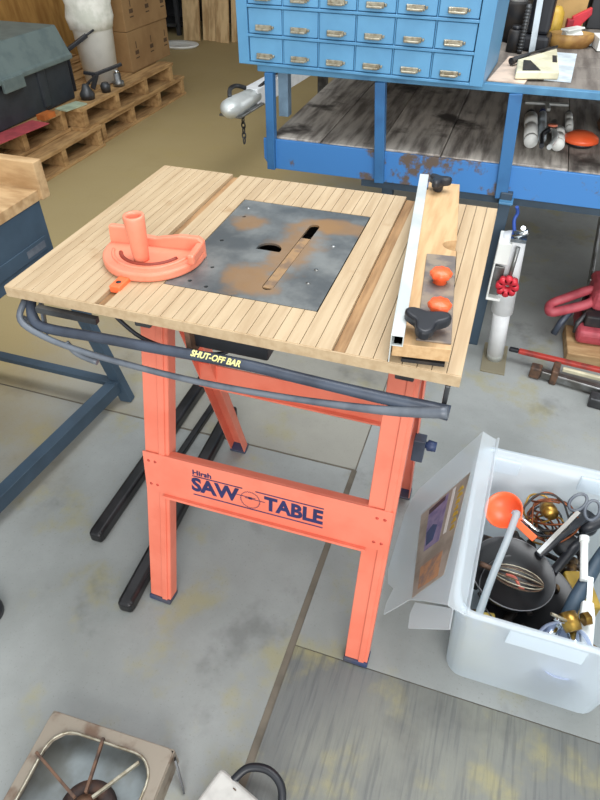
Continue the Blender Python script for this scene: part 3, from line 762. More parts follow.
# ------------------------------------------------------------------ trailer jack on the floor
tj = thing('trailer_jack', 'white crank jack with red knob standing on a plate beside the bench leg', 'jack', (0.955, 1.275, 0.0), 0.0)
MB().box(-0.045, 0.045, -0.095, 0.095, 0, 0.006).build('base_plate', glass_base, tj, 0.001)
J = Matrix.Identity(4); J[0][2] = -0.075
def jl(prof, n=20, off=(0, 0, 0)): return MB().lathe(prof, n, T(*off) @ J)
jl([(0, 0.006), (0.03, 0.006), (0.03, 0.05), (0, 0.05)]).build('foot_socket', alu, tj)
jl([(0, 0.03), (0.031, 0.03), (0.031, 0.30), (0, 0.30)]).build('inner_tube', white_pt, tj)
jl([(0, 0.22), (0.039, 0.22), (0.041, 0.50), (0.036, 0.52), (0, 0.522)]).build('outer_tube', white_pt, tj)
mm = MB(); mm.box(-0.085, -0.040, -0.05, 0.045, 0.43, 0.51); mm.box(-0.085, -0.079, -0.05, 0.045, 0.29, 0.43); mm.box(-0.085, -0.035, -0.05, 0.045, 0.285, 0.295)
mm.build('mount_bracket', white_pl, tj, 0.003)
MB().box(-0.078, -0.045, -0.048, -0.04, 0.31, 0.42).build('bracket_window', steel, tj, 0.002)
MB().tube([(-0.020, -0.055, 0.505), (-0.024, -0.062, 0.365)], 0.007, 8).build('crank_rod', steel, tj)
mm = MB(); mm.box(-0.05, 0.0, -0.06, 0.0, 0.522, 0.535); mm.tube([(-0.045, -0.04, 0.53), (0.0, -0.05, 0.56)], 0.008, 8); mm.tube([(-0.025, -0.01, 0.525), (-0.02, -0.06, 0.575)], 0.008, 8)
mm.build('crank_fitting', chrome, tj)
kn = MB()
for i in range(8):
    a = 2*PI*i/8
    kn.lathe([(0, -0.012), (0.013, -0.012), (0.013, 0.012), (0, 0.012)], 10, T(-0.024+0.026*math.cos(a), -0.07, 0.365+0.026*math.sin(a), 0, PI/2))
kn.lathe([(0.009, -0.01), (0.03, -0.01), (0.03, 0.01), (0.009, 0.01), (0.009, -0.01)], 20, T(-0.024, -0.07, 0.365, 0, PI/2))
kn.build('knob', red_k, tj)
MB().tube(smooth_path([(-0.035, 0.02, 0.50), (-0.05, 0.04, 0.55), (-0.045, 0.05, 0.575), (-0.052, 0.04, 0.60)], 5), 0.006, 8).build('blue_hose', M('blue_rubber', (46, 84, 170), 0.5), tj)

# ------------------------------------------------------------------ red tool on wood block, right edge
wb = tag(MB().box(-0.125, 0.24, -0.10, 0.10, 0, 0.05).build('wood_block', wood_tray, None, 0.004), 'tan wooden block on the floor beneath the red power tool', 'wood block')
wb.matrix_world = T(1.335, 1.44, 0, 0.05)
rt = thing('red_power_tool', 'dusty red power tool with looped handle resting on wooden block', 'power tool', (1.235, 1.46, 0.052), 0.05)
mm = MB(); mm.box(0.0, 0.26, -0.06, 0.13, 0.0, 0.06); mm.build('lower_housing', red_m, rt, 0.02, 3)
mm = MB(); mm.box(0.03, 0.26, 0.02, 0.22, 0.10, 0.19); mm.build('upper_housing', red_m, rt, 0.03, 3)
mm = MB(); mm.box(0.02, 0.25, -0.02, 0.16, 0.058, 0.105); mm.build('engine_block', dark_m, rt, 0.006)
lp = [(-0.115, 0.02, 0.095), (-0.105, 0.0, 0.09), (-0.05, 0.02, 0.10), (0.03, 0.05, 0.125), (0.05, 0.09, 0.15), (0.02, 0.10, 0.15), (-0.06, 0.06, 0.125), (-0.105, 0.042, 0.105)]
MB().tube(smooth_path(lp, 5, True), 0.019, 10, closed=True).build('loop_handle', red_m, rt)
MB().tube([(-0.03, 0.03, 0.10), (-0.06, 0.0, 0.05), (-0.075, -0.01, 0.0)], 0.013, 10).build('hand_guard', bar_blue, rt)
MB().tube([(0.03, 0.02, 0.10), (0.0, 0.0, 0.06), (0.0, -0.01, 0.02)], 0.010, 10).build('trigger', steel_dk, rt)
MB().bar((0.03, 0.16, 0.14), (0.12, 0.80, 0.16), 0.012, 0.05).build('guide_bar', steel, rt, 0.003)
# red lever jack lying on the floor
rj = thing('lever_clamp', 'red handled silver clamp lying on floor in front of red power tool', 'clamp', (1.045, 1.275, 0.0), -0.12)
MB().bar((-0.01, 0.0, 0.058), (0.40, 0.0, 0.066), 0.022, 0.016).build('red_lever', red_bar, rj, 0.004)
MB().bar((-0.045, 0.0, 0.057), (-0.01, 0.0, 0.058), 0.02, 0.014).build('lever_grip', black_pl, rj, 0.004)
mm = MB(); mm.bar((0.09, -0.055, 0.024), (0.48, -0.075, 0.024), 0.028, 0.03); mm.build('bar_body', steel, rj, 0.004)
mm = MB(); mm.box(0.05, 0.09, -0.075, -0.035, 0.004, 0.05); mm.box(0.125, 0.150, -0.08, 0.012, 0.0, 0.062); mm.build('jaw', rust_m, rj, 0.005)
MB().box(0.16, 0.30, -0.022, -0.008, 0.030, 0.045).build('cream_bar', cream_m, rj, 0.002)
MB().box(0.27, 0.48, -0.15, -0.10, 0.0, 0.04).build('base_block', steel_dk, rj, 0.004)
MB().box(0.30, 0.48, -0.10, -0.06, 0.03, 0.055).build('ratchet', alu, rj, 0.003)

# ------------------------------------------------------------------ pallets and what stands on them
def pallet(label, x0, y0, z0, rz=0.0, L=1.27, Wp=1.0):
    t = thing('wooden_pallet', label, 'pallet', (x0, y0, z0), rz, 'wooden pallets')
    nb = 4
    for i in range(nb):
        y = 0.02 + (L-0.065-0.02)*i/(nb-1)
        MB().box(-Wp+0.005, -0.003, y, y+0.045, 0.018, 0.117).build('stringer', wood_pallet, t, 0.002)
    for i in range(7):
        x = -Wp + i*(Wp-0.12)/6
        MB().box(x, x+0.12, 0, L, 0.117, 0.138).build('top_board', wood_pallet, t, 0.002)
    for i in range(3):
        x = -Wp + i*(Wp-0.12)/2
        MB().box(x, x+0.12, 0, L, 0.0, 0.018).build('bottom_board', wood_pallet, t, 0.002)
    return t
pallet('wooden pallet on floor at the far end beneath the cartons', -1.83, 2.90, 0.0, 0.0)
pallet('wooden pallet on floor jutting out in front below the black tote', -1.80, 1.61, 0.0, 0.0)
pallet('wooden pallet stacked on top at the far end holding bucket and cartons', -1.82, 2.72, 0.1385, 0.0)
pallet('wooden pallet stacked on top at near end holding the black tote', -1.92, 1.44, 0.1385, 0.0)
PZ = 0.278
tk = thing('storage_tote', 'black storage tote with grey lid on the pallets at the left', 'tote', (-1.99, 1.75, PZ), -0.02)
MB().prism([(-0.56, 0.0), (-0.02, 0.0), (-0.02, 1.17), (-0.56, 1.17)], 0.0, 0.25).box(-0.07, -0.005, 0.25, 0.30, 0.02, 0.25).box(-0.07, -0.005, 0.85, 0.92, 0.02, 0.25).build('tote_body', tote_blk, tk, 0.012)
lm = MB()
prl = [(-0.62, 0.235), (0.012, 0.235), (0.012, 0.265), (0.0, 0.27), (-0.07, 0.42), (-0.54, 0.42), (-0.62, 0.27)]
lm.prism(prl, -0.02, 1.19, Matrix(((1, 0, 0, 0), (0, 0, 1, 0), (0, 1, 0, 0), (0, 0, 0, 1))))
lm.build('tote_lid', tote_lid, tk, 0.012)
MB().box(0.0, 0.022, 0.52, 0.70, 0.19, 0.262).build('latch', tote_lid, tk, 0.005)
bu = thing('bucket', 'tall white plastic bucket with a white bag inside standing on pallets', 'bucket', (-2.06, 3.36, PZ))
MB().lathe([(0, 0.0), (0.116, 0.0), (0.136, 0.34), (0.142, 0.345), (0.142, 0.375), (0.136, 0.38), (0.130, 0.38), (0.112, 0.01), (0, 0.01)], 32).build('bucket_body', white_pl, bu)
bg = MB().lathe([(0.0, 0.30), (0.145, 0.33), (0.156, 0.40), (0.152, 0.47), (0.168, 0.56), (0.165, 0.66), (0.10, 0.70), (0.0, 0.71)], 36)
for v in bg.bm.verts:
    r = math.hypot(v.co.x, v.co.y)
    if r > 0.02:
        k = 1+0.10*noise.noise(Vector((v.co.x*16, v.co.y*16, v.co.z*14)))+0.05*noise.noise(Vector((v.co.x*4, v.co.y*4, v.co.z*40)))
        v.co.x *= k; v.co.y *= k
bg.build('bag', bag_m, bu)
cl = thing('bar_clamp', 'black bar clamp leaning against the white bucket on the pallet', 'clamp', (-1.90, 3.10, PZ), 0.3)
MB().bar((-0.05, 0.0, 0.10), (0.14, 0.10, 0.15), 0.022, 0.02).bar((-0.10, 0.0, 0.12), (-0.02, 0.0, 0.11), 0.02, 0.02).build('bar', black_pl, cl, 0.003)
MB().bar((-0.06, 0.0, 0.02), (-0.02, 0.02, 0.11), 0.03, 0.03).build('clamp_head', black_pl, cl, 0.004)
MB().lathe([(0, 0), (0.03, 0), (0.035, 0.04), (0.02, 0.06), (0, 0.06)], 14, T(0.03, 0.0, 0.0)).build('grip', steel_dk, cl)
cl2 = thing('spray_gun', 'black trigger handle propped between tote and bucket', 'trigger handle', (-2.10, 3.07, PZ+0.0), 0.5)
MB().bar((0.0, 0.0, 0.0), (0.0, 0.0, 0.26), 0.03, 0.03, (0, 1, 0)).bar((0.0, 0.0, 0.24), (0.15, 0.05, 0.32), 0.03, 0.025).build('handle', black_pl, cl2, 0.004)
MB().tube([(0.13, 0.045, 0.31), (0.20, 0.07, 0.345)], 0.007, 8).build('spout', black_pl, cl2)
fi = thing('metal_fitting', 'small grey metal fitting on pallet edge in front of the bucket', 'fitting', (-1.87, 3.27, PZ))
MB().lathe([(0, 0), (0.04, 0), (0.04, 0.03), (0.025, 0.035), (0.025, 0.08), (0.0, 0.08)], 16).build('fitting_body', steel, fi)
MB().lathe([(0, 0.08), (0.018, 0.08), (0.018, 0.10), (0, 0.10)], 12).build('fitting_cap', chrome, fi)
sf = thing('metal_fitting', 'dark metal fitting on the pallet just right of black tote', 'fitting', (-1.90, 2.93, PZ))
MB().lathe([(0, 0), (0.045, 0), (0.05, 0.03), (0.03, 0.06), (0.02, 0.09), (0, 0.09)], 14).build('fitting_body', steel_dk, sf)
MB().bar((0, 0, 0.08), (0.03, 0.09, 0.12), 0.012, 0.012).build('fitting_lever', black_pl, sf)
tag(MB().box(-0.07, 0.07, -0.20, 0.20, 0, 0.004).build('red_sheet', paper_red), 'red paper sheet on pallet in front of the black tote', 'paper sheet').matrix_world = T(-1.925, 2.22, PZ+0.0005, -0.12)
tag(MB().box(-0.05, 0.05, -0.09, 0.09, 0, 0.008).build('green_booklet', paper_grn), 'pale green booklet on pallet right of the red sheet', 'booklet').matrix_world = T(-1.90, 2.74, PZ+0.0005, -0.2)
tag(MB().box(-0.03, 0.03, -0.05, 0.05, 0, 0.03).build('orange_box', M('dull_orange_card', (188, 104, 44), 0.7)), 'small dull orange carton on pallet between red sheet and green booklet', 'small carton').matrix_world = T(-1.915, 2.50, PZ+0.0005, -0.1)
def carton(z, h, lab, rz):
    t = thing('carton', lab, 'carton', (-1.95, 3.60, z), rz, 'stacked cartons')
    MB().box(-0.40, 0, 0, 0.60, 0, h-0.001).build('carton_body', card_m, t, 0.004)
    for k, yy in enumerate((0.08, 0.30, 0.52)):
        mm = MB()
        mm.box(0, 0.0008, yy, yy+0.05, h*0.30, h*0.33); mm.box(0, 0.0008, yy, yy+0.05, h*0.40, h*0.50); mm.box(0, 0.0008, yy+0.02, yy+0.03, h*0.55, h*0.72)
        mm.build('printed_mark', card_pr, t)
carton(PZ, 0.262, 'brown printed carton lowest on the pallet behind the bucket', 0.0)
carton(PZ+0.263, 0.262, 'brown printed carton stacked on top of another behind the bucket', -0.02)
carton(PZ+0.526, 0.262, 'brown carton topmost in the stack reaching above the picture', 0.01)
pw = tag(MB().box(-0.01, 0.01, 0, 3.4, 0, 1.9).build('plywood_sheet', wood_ply), 'tan plywood sheet standing behind the black tote at the left edge', 'plywood sheet')
pw.matrix_world = T(-3.10, 1.9, 0.0, 0, 0, -0.08)

# leaning boards at the back, dark shelving, white lid on floor
for i in range(7):
    wd = (0.19, 0.07, 0.08, 0.06, 0.09, 0.06, 0.08)[i]
    xx = -2.68 + (0, 0.145, 0.23, 0.31, 0.39, 0.475, 0.56)[i]
    yy = 5.95 + 0.02*((i*3) % 4)
    labs = ('widest tan board leaning at the back, leftmost of the boards', 'narrow board second from left among the leaning boards', 'board third from left among the leaning boards', 'narrow board in the middle of the leaning boards', 'board third from right among the leaning boards', 'narrow board second from right among the leaning boards', 'rightmost leaning board at the back, nearest the blue cabinet')
    b = tag(MB().box(-wd/2, wd/2, 0, 0.028, 0, 2.3).build('leaning_board', wood_plank, None, 0.002), labs[i], 'board', 'boards leaning at the back')
    b.matrix_world = T(xx, yy+0.05, 0.0, 0.0, -0.20, -0.03)
    b.rotation_mode = 'XYZ'
sh = thing('shelf_rack', 'dark steel shelf rack in the shade beside the leaning boards', 'shelf rack', (-3.35, 6.2, 0))
for x_ in (-0.35, 0.42):
    for y_ in (0, 0.4): MB().box(x_-0.02, x_+0.02, y_-0.02, y_+0.02, 0, 1.9).build('upright', shelf_dk, sh)
for z_ in (0.08, 0.34, 0.62, 1.0, 1.5):
    MB().box(-0.35, 0.42, -0.02, 0.42, z_, z_+0.03).build('shelf', steel_dk, sh)
MB().box(-0.36, 0.43, 0.42, 0.43, 0, 1.9).build('back_panel', shelf_dk, sh)
tag(MB().lathe([(0, 0), (0.17, 0.0), (0.20, 0.02), (0.195, 0.03), (0.16, 0.015), (0, 0.015)], 32, Matrix.Diagonal((1.1, 0.8, 1, 1))).build('shallow_dish', white_pl), 'flat white dish on floor at the foot of leaning boards', 'dish').matrix_world = T(-2.68, 5.70, 0.0)

# ------------------------------------------------------------------ clear tote with kitchen junk
TX0, TX1, TY0, TY1, TH = 0.922, 1.325, -0.058, 0.438, 0.33
ct_ = thing('clear_tote', 'open frosted clear plastic tote full of pans on floor at the right', 'tote', (TX0, TY0, 0))
def rrect(x0, x1, y0, y1, r, n=5):
    out = []
    for cx, cy, a0 in ((x1-r, y1-r, 0), (x0+r, y1-r, PI/2), (x0+r, y0+r, PI), (x1-r, y0+r, 1.5*PI)):
        out += [(cx+r*math.cos(a0+i*PI/2/n), cy+r*math.sin(a0+i*PI/2/n)) for i in range(n+1)]
    return out
def loft(rings, mbb, close_first=True, close_last=False):
    vs = [[mbb.bm.verts.new(p) for p in rg] for rg in rings]
    for A, B in zip(vs[:-1], vs[1:]):
        n = len(A)
        for i in range(n):
            f = mbb.bm.faces.new((A[i], A[(i+1) % n], B[(i+1) % n], B[i])); f.smooth = True
    if close_first: mbb.bm.faces.new(vs[0][::-1])
    if close_last: mbb.bm.faces.new(vs[-1])
    return mbb
wx, wy = TX1-TX0, TY1-TY0
def ring(ins, z, r): return [(x, y, z) for x, y in rrect(ins, wx-ins, ins, wy-ins, r)]
mm = MB()
loft([ring(0.042, 0.002, 0.03), ring(0.030, 0.014, 0.04), ring(0.014, 0.27, 0.04), ring(0.010, 0.272, 0.04), ring(0.008, 0.318, 0.04), ring(0.0, 0.319, 0.045), ring(0.0, TH, 0.045), ring(0.012, TH, 0.04), ring(0.017, 0.27, 0.038), ring(0.033, 0.017, 0.038), ring(0.044, 0.006, 0.03)], mm, True, True)
mm.build('tote_body', tote_clear, ct_)
mm = MB()
mm.box(0.12, 0.27, 0.0035, 0.008, 0.262, 0.316)
mm.build('handle_grip', tote_clear, ct_, 0.004)
for x_ in (0.04, 0.26):
    MB().box(x_, x_+0.075, wy-0.024, wy-0.014, 0.265, 0.315).build('latch_boss', tote_clear, ct_, 0.004)
# broken lid leaning against the tote
Ld = thing('tote_lid', 'cracked frosted tote lid with paper label leaning against the clear tote', 'lid', (0.757, -0.052, 0.006), -0.03)
ax = math.atan2(0.346, 0.160)
LM = Matrix(((0, math.cos(ax), -math.sin(ax), 0), (1, 0, 0, 0), (0, math.sin(ax), math.cos(ax), 0), (0, 0, 0, 1)))
# local u = along tote (+y), v = up the lean, w = outward (towards viewer-left)
LW, LL = 0.372, 0.53
out = [(0.0, LW), (0.03, 0.31), (0.055, 0.26), (0.088, 0.184), (0.092, 0.12), (0.096, 0.059), (0.13, 0.055), (0.165, 0.075), (0.20, 0.03), (0.26, 0.0)]
out += [(LL-0.07, 0.0), (LL-0.02, 0.02), (LL, 0.06), (LL, LW)]
mm = MB().prism(out, -0.002, 0.001, LM); mm.build('lid_panel', lid_clear, Ld)
mm = MB()
mm.box(0, LL, LW-0.003, LW, -0.040, -0.002, LM); mm.box(LL-0.003, LL, 0.07, 0.27, -0.03, -0.002, LM); mm.prism([(0.0, LW-0.002), (0.086, 0.19), (0.060, 0.178), (0.020, 0.187), (-0.048, LW)], -0.016, -0.013, LM)
mm.box(0.0, LL, LW-0.004, LW+0.010, -0.044, -0.040, LM); mm.box(0.27, LL-0.07, 0.0, 0.003, -0.03, -0.002, LM)
mm.build('lid_flange', lid_clear, Ld)
lab_m = M('printed_paper_label', (176, 168, 156), 0.5, c2=(150, 142, 130), scale=14)
LP = MB().prism([(0.085, 0.20), (0.385, 0.125), (0.392, 0.352), (0.092, 0.33)], 0.0013, 0.0018, LM).build('paper_label', lab_m, Ld)
MB().prism([(0.22, 0.20), (0.375, 0.17), (0.38, 0.262), (0.22, 0.268)], 0.0018, 0.0022, LM).build('label_picture', M('lilac_print', (150, 140, 178), 0.5, c2=(120, 112, 160), scale=30), LP)
MB().prism([(0.235, 0.205), (0.285, 0.19), (0.30, 0.215), (0.285, 0.24), (0.24, 0.235)], 0.0022, 0.0025, LM).build('label_figure', M('blue_print', (62, 82, 130), 0.5), LP)
MB().prism([(0.355, 0.176), (0.373, 0.172), (0.378, 0.25), (0.362, 0.25)], 0.0022, 0.0026, LM).build('label_figure', M('dark_print', (84, 70, 84), 0.5), LP)
mm = MB()
rs = random.Random(3)
u_ = 0.225
for k in range(7):
    hgt = 0.016+0.008*rs.random()
    mm.box(u_, u_+0.008, 0.312, 0.312+hgt, 0.0018, 0.0024, LM); mm.box(u_+0.008, u_+0.014, 0.312+hgt*0.4*rs.random(), 0.318+hgt*0.5, 0.0018, 0.0024, LM)
    u_ += 0.0205
mm.build('label_heading', M('golden_print', (214, 180, 60), 0.5), LP)
MB().prism([(0.10, 0.22), (0.17, 0.205), (0.175, 0.30), (0.10, 0.305)], 0.0018, 0.0021, LM).build('label_photo', M('tan_print', (196, 150, 110), 0.5, c2=(150, 130, 120), scale=40), LP)
MB().prism([(0.23, 0.282), (0.38, 0.280), (0.38, 0.294), (0.23, 0.296)], 0.0018, 0.0021, LM).build('label_stripe', white_pl, LP)

# contents
def pan(label, x, y, z, r, h, rz, tilt, hl):
    t = thing('frying_pan', label, 'frying pan', (x, y, z), rz, None, tilt[0], tilt[1])
    MB().lathe([(0, 0), (r*0.78, 0), (r, h), (r*0.985, h+0.001), (r*0.76, 0.004), (0, 0.004)], 48).build('pan_body', pan_m, t)
    MB().lathe([(r*0.985, h), (r*1.005, h-0.001), (r*1.005, h+0.002), (r*0.985, h+0.002), (r*0.985, h)], 48).build('pan_rim', pan_edge, t)
    hd = MB().tube(smooth_path([(r-0.004, 0, h*0.8), (r+0.03, 0, h+0.015), (r+hl*0.6, 0, h+0.035), (r+hl, 0, h+0.035)], 5), 0.012, 10, flat=1.0)
    hd.build('pan_handle', bar_blue if hl > 0.15 else black_pl, t)
    return t
pan('larger black frying pan underneath the smaller pan in the clear tote', 1.100, 0.135, 0.125, 0.112, 0.045, 1.0, (0.0, 0.0), 0.10)
pan('smaller black frying pan with whisk inside, on top in clear tote', 1.053, 0.160, 0.163, 0.098, 0.048, 0.90, (0.04, 0.0), 0.15)
wk = thing('whisk', 'rusty wire whisk lying in the smaller frying pan', 'whisk', (1.150, 0.155, 0.190), 3.05)
for k in range(6):
    a = PI*k/6
    pts = []
    for i in range(17):
        s = -1+2*i/16
        wv = 0.032*(1-abs(s)**1.6)*1.0
        L_ = 0.10
        pts.append((0.06 + (1-abs(s)**1.3)*0.0, 0, 0))
    pts = [(0.02+0.06*(1+math.cos(t_)), 0.030*math.sin(t_)*math.cos(a), 0.014*math.sin(t_)*math.sin(a)) for t_ in [2*PI*i/24 for i in range(24)]]
    MB().tube(pts, 0.0016, 6, closed=True).build('wire_loop', pull_m if k % 2 else rust_m, wk)
MB().tube([(0.135, 0, 0), (0.17, 0.0, 0.004)], 0.007, 8).build('whisk_handle', rust_m, wk)
tag(MB().tube(smooth_path([(-0.02, 0, 0), (0.0, 0.006, 0.004), (0.02, -0.004, 0.0), (0.03, 0.0, 0)], 4), 0.004, 8).build('coral_cord', M('coral_rubber', (206, 106, 88), 0.5)), 'short coral coloured cord lying in the smaller pan', 'cord').matrix_world = T(1.062, 0.155, 0.186, -0.5)
tag(MB().tube(smooth_path([(1.045, 0.30, 0.262), (1.030, 0.22, 0.255), (1.008, 0.12, 0.235), (0.992, 0.03, 0.225), (0.987, -0.01, 0.225)], 6), 0.0085, 10).build('clear_hose', hose_clear), 'cloudy clear hose lying over the pans at the left of tote', 'hose')
fn = thing('orange_scoop', 'bright orange plastic scoop at the back left of the tote', 'scoop', (1.030, 0.335, 0.205), -0.7, None, 0.6, 0.0) ; fn.scale = (0.8, 0.8, 0.8)
MB().lathe([(0.0, 0.0), (0.03, 0.004), (0.055, 0.03), (0.06, 0.05), (0.056, 0.05), (0.05, 0.03), (0.0, 0.008)], 28).build('scoop_bowl', orange_knob, fn)
MB().bar((0.05, 0, 0.045), (0.13, 0, 0.05), 0.022, 0.006).build('scoop_handle', orange_knob, fn, 0.002)
# bundle of copper wire
cw_ = thing('copper_wire_bundle', 'tangled copper and dark wire loops at the back of the tote', 'wire bundle', (1.120, 0.345, 0.16))
rs = random.Random(11)
for k in range(11):
    r0 = 0.03+0.026*rs.random(); cx_, cy_ = 0.04*(rs.random()-0.5), 0.05*(rs.random()-0.5); ph = rs.random()*6; tx = (rs.random()-0.5)*1.3; ty = (rs.random()-0.5)*1.0
    pts = [T(cx_, cy_, 0.01*k, 0, tx, ty) @ Vector((r0*math.cos(a)*(1+0.12*math.sin(3*a+ph)), r0*math.sin(a), 0.006*math.sin(2*a+ph))) for a in [2*PI*i/22 for i in range(22)]]
    MB().tube(pts, 0.0028, 6, closed=True).build('wire_loop', (copper, dark_m, copper, brass)[k % 4], cw_)
tag(MB().lathe([(0, -0.03), (0.02, -0.03), (0.026, -0.01), (0.026, 0.01), (0.02, 0.03), (0, 0.03)], 18).build('brass_ball', brass), 'rounded brass ball among the copper wires in tote', 'brass fitting').matrix_world = T(1.125, 0.355, 0.235, 0.4, 1.2, 0, 0.75)
sc = thing('scissors', 'grey handled scissors pointing up beside the pan handles in tote', 'scissors', (1.105, 0.215, 0.235), -0.42)
MB().bar((0, 0, 0), (0.025, 0.13, 0.055), 0.010, 0.004).build('blade', steel, sc)
for s in (-1, 1):
    pts = [T(0.03+0.018*s, 0.15, 0.062, 0.2*s, 0.4) @ Vector((0.016*math.cos(a), 0.026*math.sin(a), 0)) for a in [2*PI*i/18 for i in range(18)]]
    MB().tube(pts, 0.004, 8, closed=True).build('finger_loop', bar_grey, sc)
kf = thing('white_knife', 'white handled knife standing at the right of the tote', 'knife', (1.222, 0.005, 0.19), 0.0)
MB().prism([(-0.011, 0.0), (0.011, 0.0), (0.016, 0.09), (0.012, 0.125), (-0.012, 0.125), (-0.016, 0.09)], -0.009, 0.009, T(0, 0, 0, 0.03, 0.25)).build('handle', white_pl, kf, 0.004)
MB().bar((0, 0.122, 0.03), (0.0, 0.18, 0.045), 0.012, 0.002).build('blade', alu, kf)
for (a, b, lab) in (((1.178, 0.085, 0.19), (1.252, 0.27, 0.24), 'long navy black handle slanting along the right of the tote'), ((1.205, 0.33, 0.22), (1.275, 0.38, 0.25), 'black handle at the right back corner of tote contents')):
    t = thing('tool_handle', lab, 'tool handle', a)
    v_ = Vector(b)-Vector(a)
    MB().tube([Vector((0, 0, 0)), v_*0.3, v_*0.8, v_], [0.014, 0.017, 0.015, 0.012], 12).build('grip', cart_blue if b[0] < 1.26 else black_pl, t)
    MB().tube([v_*-0.25, Vector((0, 0, 0))], 0.006, 8).build('shank', chrome, t)
bf = thing('brass_valve', 'brass valve fitting with hex nut at front right of pans', 'valve', (1.178, 0.055, 0.235), 0.5, None, 0.3)
MB().lathe([(0, -0.02), (0.018, -0.02), (0.020, 0.0), (0.018, 0.02), (0, 0.02)], 16, T(0, 0, 0, 0, PI/2)).build('valve_body', brass, bf)
MB().lathe([(0, 0), (0.015, 0), (0.015, 0.014), (0, 0.014)], 6, T(0.03, 0.0, 0, 0, 0, PI/2), False).build('hex_nut', brass, bf)
MB().tube([(-0.01, 0.0, 0.01), (-0.045, 0.02, 0.02)], 0.004, 8).build('stem', pull_m, bf)
for (x_, y_, z_, rz_, L_, r_, mt_, lab, nm, ct2) in (
        (1.196, 0.025, 0.20, 0.2, 0.07, 0.013, chrome, 'chrome tube end right of brass valve', 'chrome_tube', 'tube'),
        (1.146, 0.035, 0.20, -0.5, 0.06, 0.012, chrome, 'chrome tube end left of the brass valve', 'chrome_tube', 'tube'),
        (1.205, 0.22, 0.245, 0.05, 0.10, 0.009, white_pl, 'slim cream plastic stick right of the pans', 'plastic_stick', 'stick'),
        (1.085, 0.295, 0.23, 1.2, 0.09, 0.006, chrome, 'shiny metal rod behind the pans near orange scoop', 'metal_rod', 'rod')):
    t = thing(nm, lab, ct2, (x_, y_, z_), rz_, None, 0.25)
    MB().tube([(0, -L_/2, 0), (0, L_/2, 0)], r_, 12).build('shaft', mt_, t)
    MB().tube([(0, L_/2-0.004, 0), (0, L_/2+0.01, 0)], r_*1.25, 12).build('collar', mt_, t)
bw = thing('clear_bowl', 'clear plastic bowl tilted against the tote front', 'bowl', (1.172, 0.018, 0.185), 0.0, None, 0.75, 0.1); bw.scale = (0.82, 0.82, 0.82)
MB().lathe([(0.0, -0.035), (0.04, -0.034), (0.062, -0.01), (0.07, 0.03), (0.073, 0.03), (0.065, -0.012), (0.042, -0.038), (0.0, -0.039)], 36).build('bowl_body', bowl_clear, bw)
for (x_, y_, r_, z_, mt_, lab) in ((1.215, 0.375, 0.035, 0.19, black_pl, 'black round plastic cap at back right of tote contents'), (1.175, 0.30, 0.03, 0.18, dark_m, 'dark jar lid under the black handles in the tote')):
    tag(MB().lathe([(0, 0), (r_, 0), (r_*1.02, 0.02), (r_*0.8, 0.035), (0, 0.036)], 24).build('jar_lid', mt_), lab, 'jar lid').matrix_world = T(x_, y_, z_, 0, 0.4, 0.2)
tag(MB().box(-0.03, 0.03, -0.05, 0.05, 0, 0.09).build('mustard_carton', yellow_m, None, 0.006), 'mustard coloured carton between the pan and right tools in tote', 'carton').matrix_world = T(1.225, 0.20, 0.075, 0.3)
tag(MB().box(-0.035, 0.035, -0.025, 0.025, 0, 0.10).build('yellow_carton', M('yellow_card', (206, 178, 88), 0.6), None, 0.004), 'small yellow carton at the front left corner of tote', 'carton').matrix_world = T(1.002, 0.035, 0.07, 0.2)
rs = random.Random(5)
for k in range(10):
    x_ = 1.00+0.26*rs.random(); y_ = 0.04+0.38*rs.random()
    pass
mm = MB()
for k in range(80):
    x_ = 1.0+0.25*rs.random(); y_ = 0.02+0.36*rs.random(); z_ = 0.022+0.13*rs.random()
    a = rs.random()*6.28; L_ = 0.03+0.06*rs.random()
    dx_, dy_ = math.cos(a)*L_/2, math.sin(a)*L_/2
    xa, xb = min(max(x_-dx_, 0.985), 1.27), min(max(x_+dx_, 0.985), 1.27); ya, yb2 = min(max(y_-dy_, 0.0), 0.38), min(max(y_+dy_, 0.0), 0.38)
    if abs(xa-xb)+abs(ya-yb2) < 0.01: continue
    mm.tube([(xa, ya, z_), (xb, yb2, z_+0.02*(rs.random()-0.3))], 0.006+0.008*rs.random(), 8)
sj = mm.build('kitchen_scrap', M('mixed_scrap', (54, 46, 42), 0.45, 0.3, c2=(132, 102, 60), scale=16, lo=0.5, hi=0.6))
sj['kind'] = 'stuff'; tag(sj, 'dark jumble of small metal scraps filling the tote bottom', 'scrap')

# ------------------------------------------------------------------ stove burner and plug at the bottom
sv = thing('gas_burner', 'rusty camp stove burner with wire grate at the bottom left corner', 'stove', (0.295, -0.56, 0.0), 0.045)
ox, oy = 0.145, 0.15
mm = MB()
outer = rrect(-ox, ox, -oy, oy, 0.012, 3); inner = rrect(-ox+0.028, ox-0.028, -oy+0.03, oy-0.03, 0.05, 3)
def frame_ring(mb, A, B, z0, z1):
    n = len(A)
    va0 = [mb.bm.verts.new((x, y, z0)) for x, y in A]; va1 = [mb.bm.verts.new((x, y, z1)) for x, y in A]
    vb0 = [mb.bm.verts.new((x, y, z0)) for x, y in B]; vb1 = [mb.bm.verts.new((x, y, z1)) for x, y in B]
    for i in range(n):
        j = (i+1) % n
        for q in ((va1[i], va1[j], vb1[j], vb1[i]), (va0[i], vb0[i], vb0[j], va0[j]), (va0[i], va0[j], va1[j], va1[i]), (vb0[j], vb0[i], vb1[i], vb1[j])): mb.bm.faces.new(q)
frame_ring(mm, outer, inner, 0.064, 0.070)
mm.build('top_frame', stove_m, sv, 0.002)
mm = MB()
for a, b in (((-ox, oy), (ox, oy)), ((-ox, -oy), (ox, -oy)), ((-ox, -oy), (-ox, oy)), ((ox, -oy), (ox, oy))):
    mm.bar((a[0], a[1], 0.032), (b[0], b[1], 0.032), 0.003, 0.064)
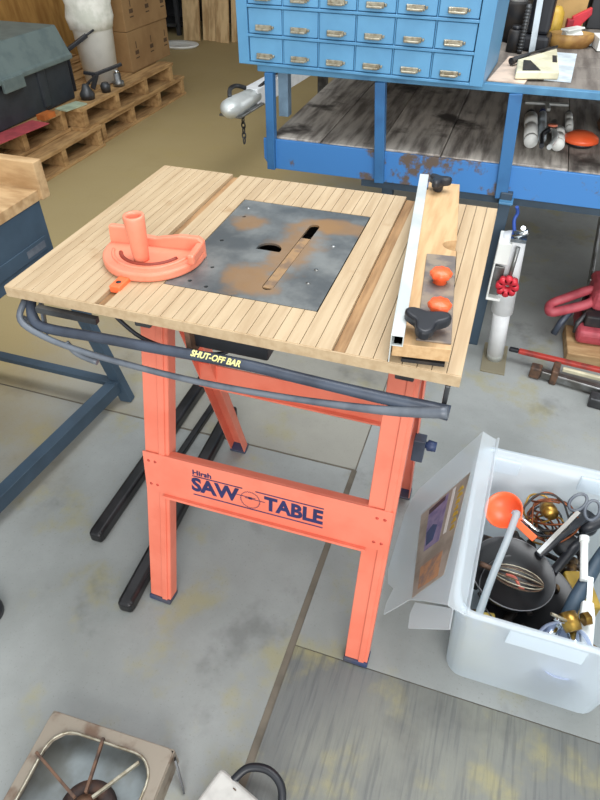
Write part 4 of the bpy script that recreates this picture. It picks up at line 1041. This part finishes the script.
mm.build('side_skirt', stove_m, sv)
MB().tube([(x, y, 0.072) for x, y in rrect(-ox+0.026, ox-0.026, -oy+0.028, oy-0.028, 0.05, 5)], 0.003, 6, closed=True).build('rolled_edge', pull_m, sv)
MB().box(-ox+0.003, ox-0.003, -oy+0.003, oy-0.003, 0.002, 0.008).build('drip_tray', M('drip_tray_enamel', (150, 158, 160), 0.3, 0.4, c2=(120, 122, 118), scale=8), sv)
MB().lathe([(0.0, 0.008), (0.056, 0.008), (0.060, 0.03), (0.054, 0.05), (0.03, 0.052), (0.028, 0.045), (0.0, 0.045)], 32, T(0.015, 0.005, 0)).build('burner_bowl', burner_m, sv)
MB().lathe([(0.0, 0.045), (0.022, 0.045), (0.026, 0.06), (0.014, 0.066), (0.0, 0.066)], 24, T(0.015, 0.005, 0)).build('burner_cap', rust_m, sv)
for k, a in enumerate((0.95, 1.75, 2.75, 3.9, 4.9, 5.85)):
    c, s_ = math.cos(a), math.sin(a)
    r1 = 0.125 if k != 2 else 0.155
    MB().bar((0.015+0.022*c, 0.005+0.022*s_, 0.078), (0.015+r1*c, 0.005+r1*s_, 0.076), 0.006, 0.010).build('grate_prong', pull_m if k == 0 else rust_m, sv, 0.001)
MB().bar((ox+0.004, oy-0.01, 0.05), (ox+0.035, oy-0.05, 0.0), 0.004, 0.02).build('corner_tab', steel_dk, sv)
wj = thing('power_adapter', 'white box with looped black cable at the bottom centre', 'box', (0.575, -0.455, 0.0), -0.30)
MB().box(-0.055, 0.055, -0.09, 0.045, 0, 0.05).build('box_body', M('grubby_white_plastic', (190, 188, 182), 0.5), wj, 0.010, 3)
MB().box(-0.008, 0.0, 0.028, 0.030, 0.051, 0.052).build('mark', card_pr, wj)
MB().tube(smooth_path([(-0.02, 0.04, 0.04), (-0.005, 0.075, 0.055), (0.035, 0.095, 0.06), (0.075, 0.085, 0.05), (0.095, 0.04, 0.03), (0.095, -0.04, 0.012), (0.09, -0.12, 0.012)], 6), 0.0085, 10).build('black_cable', black_pl, wj)
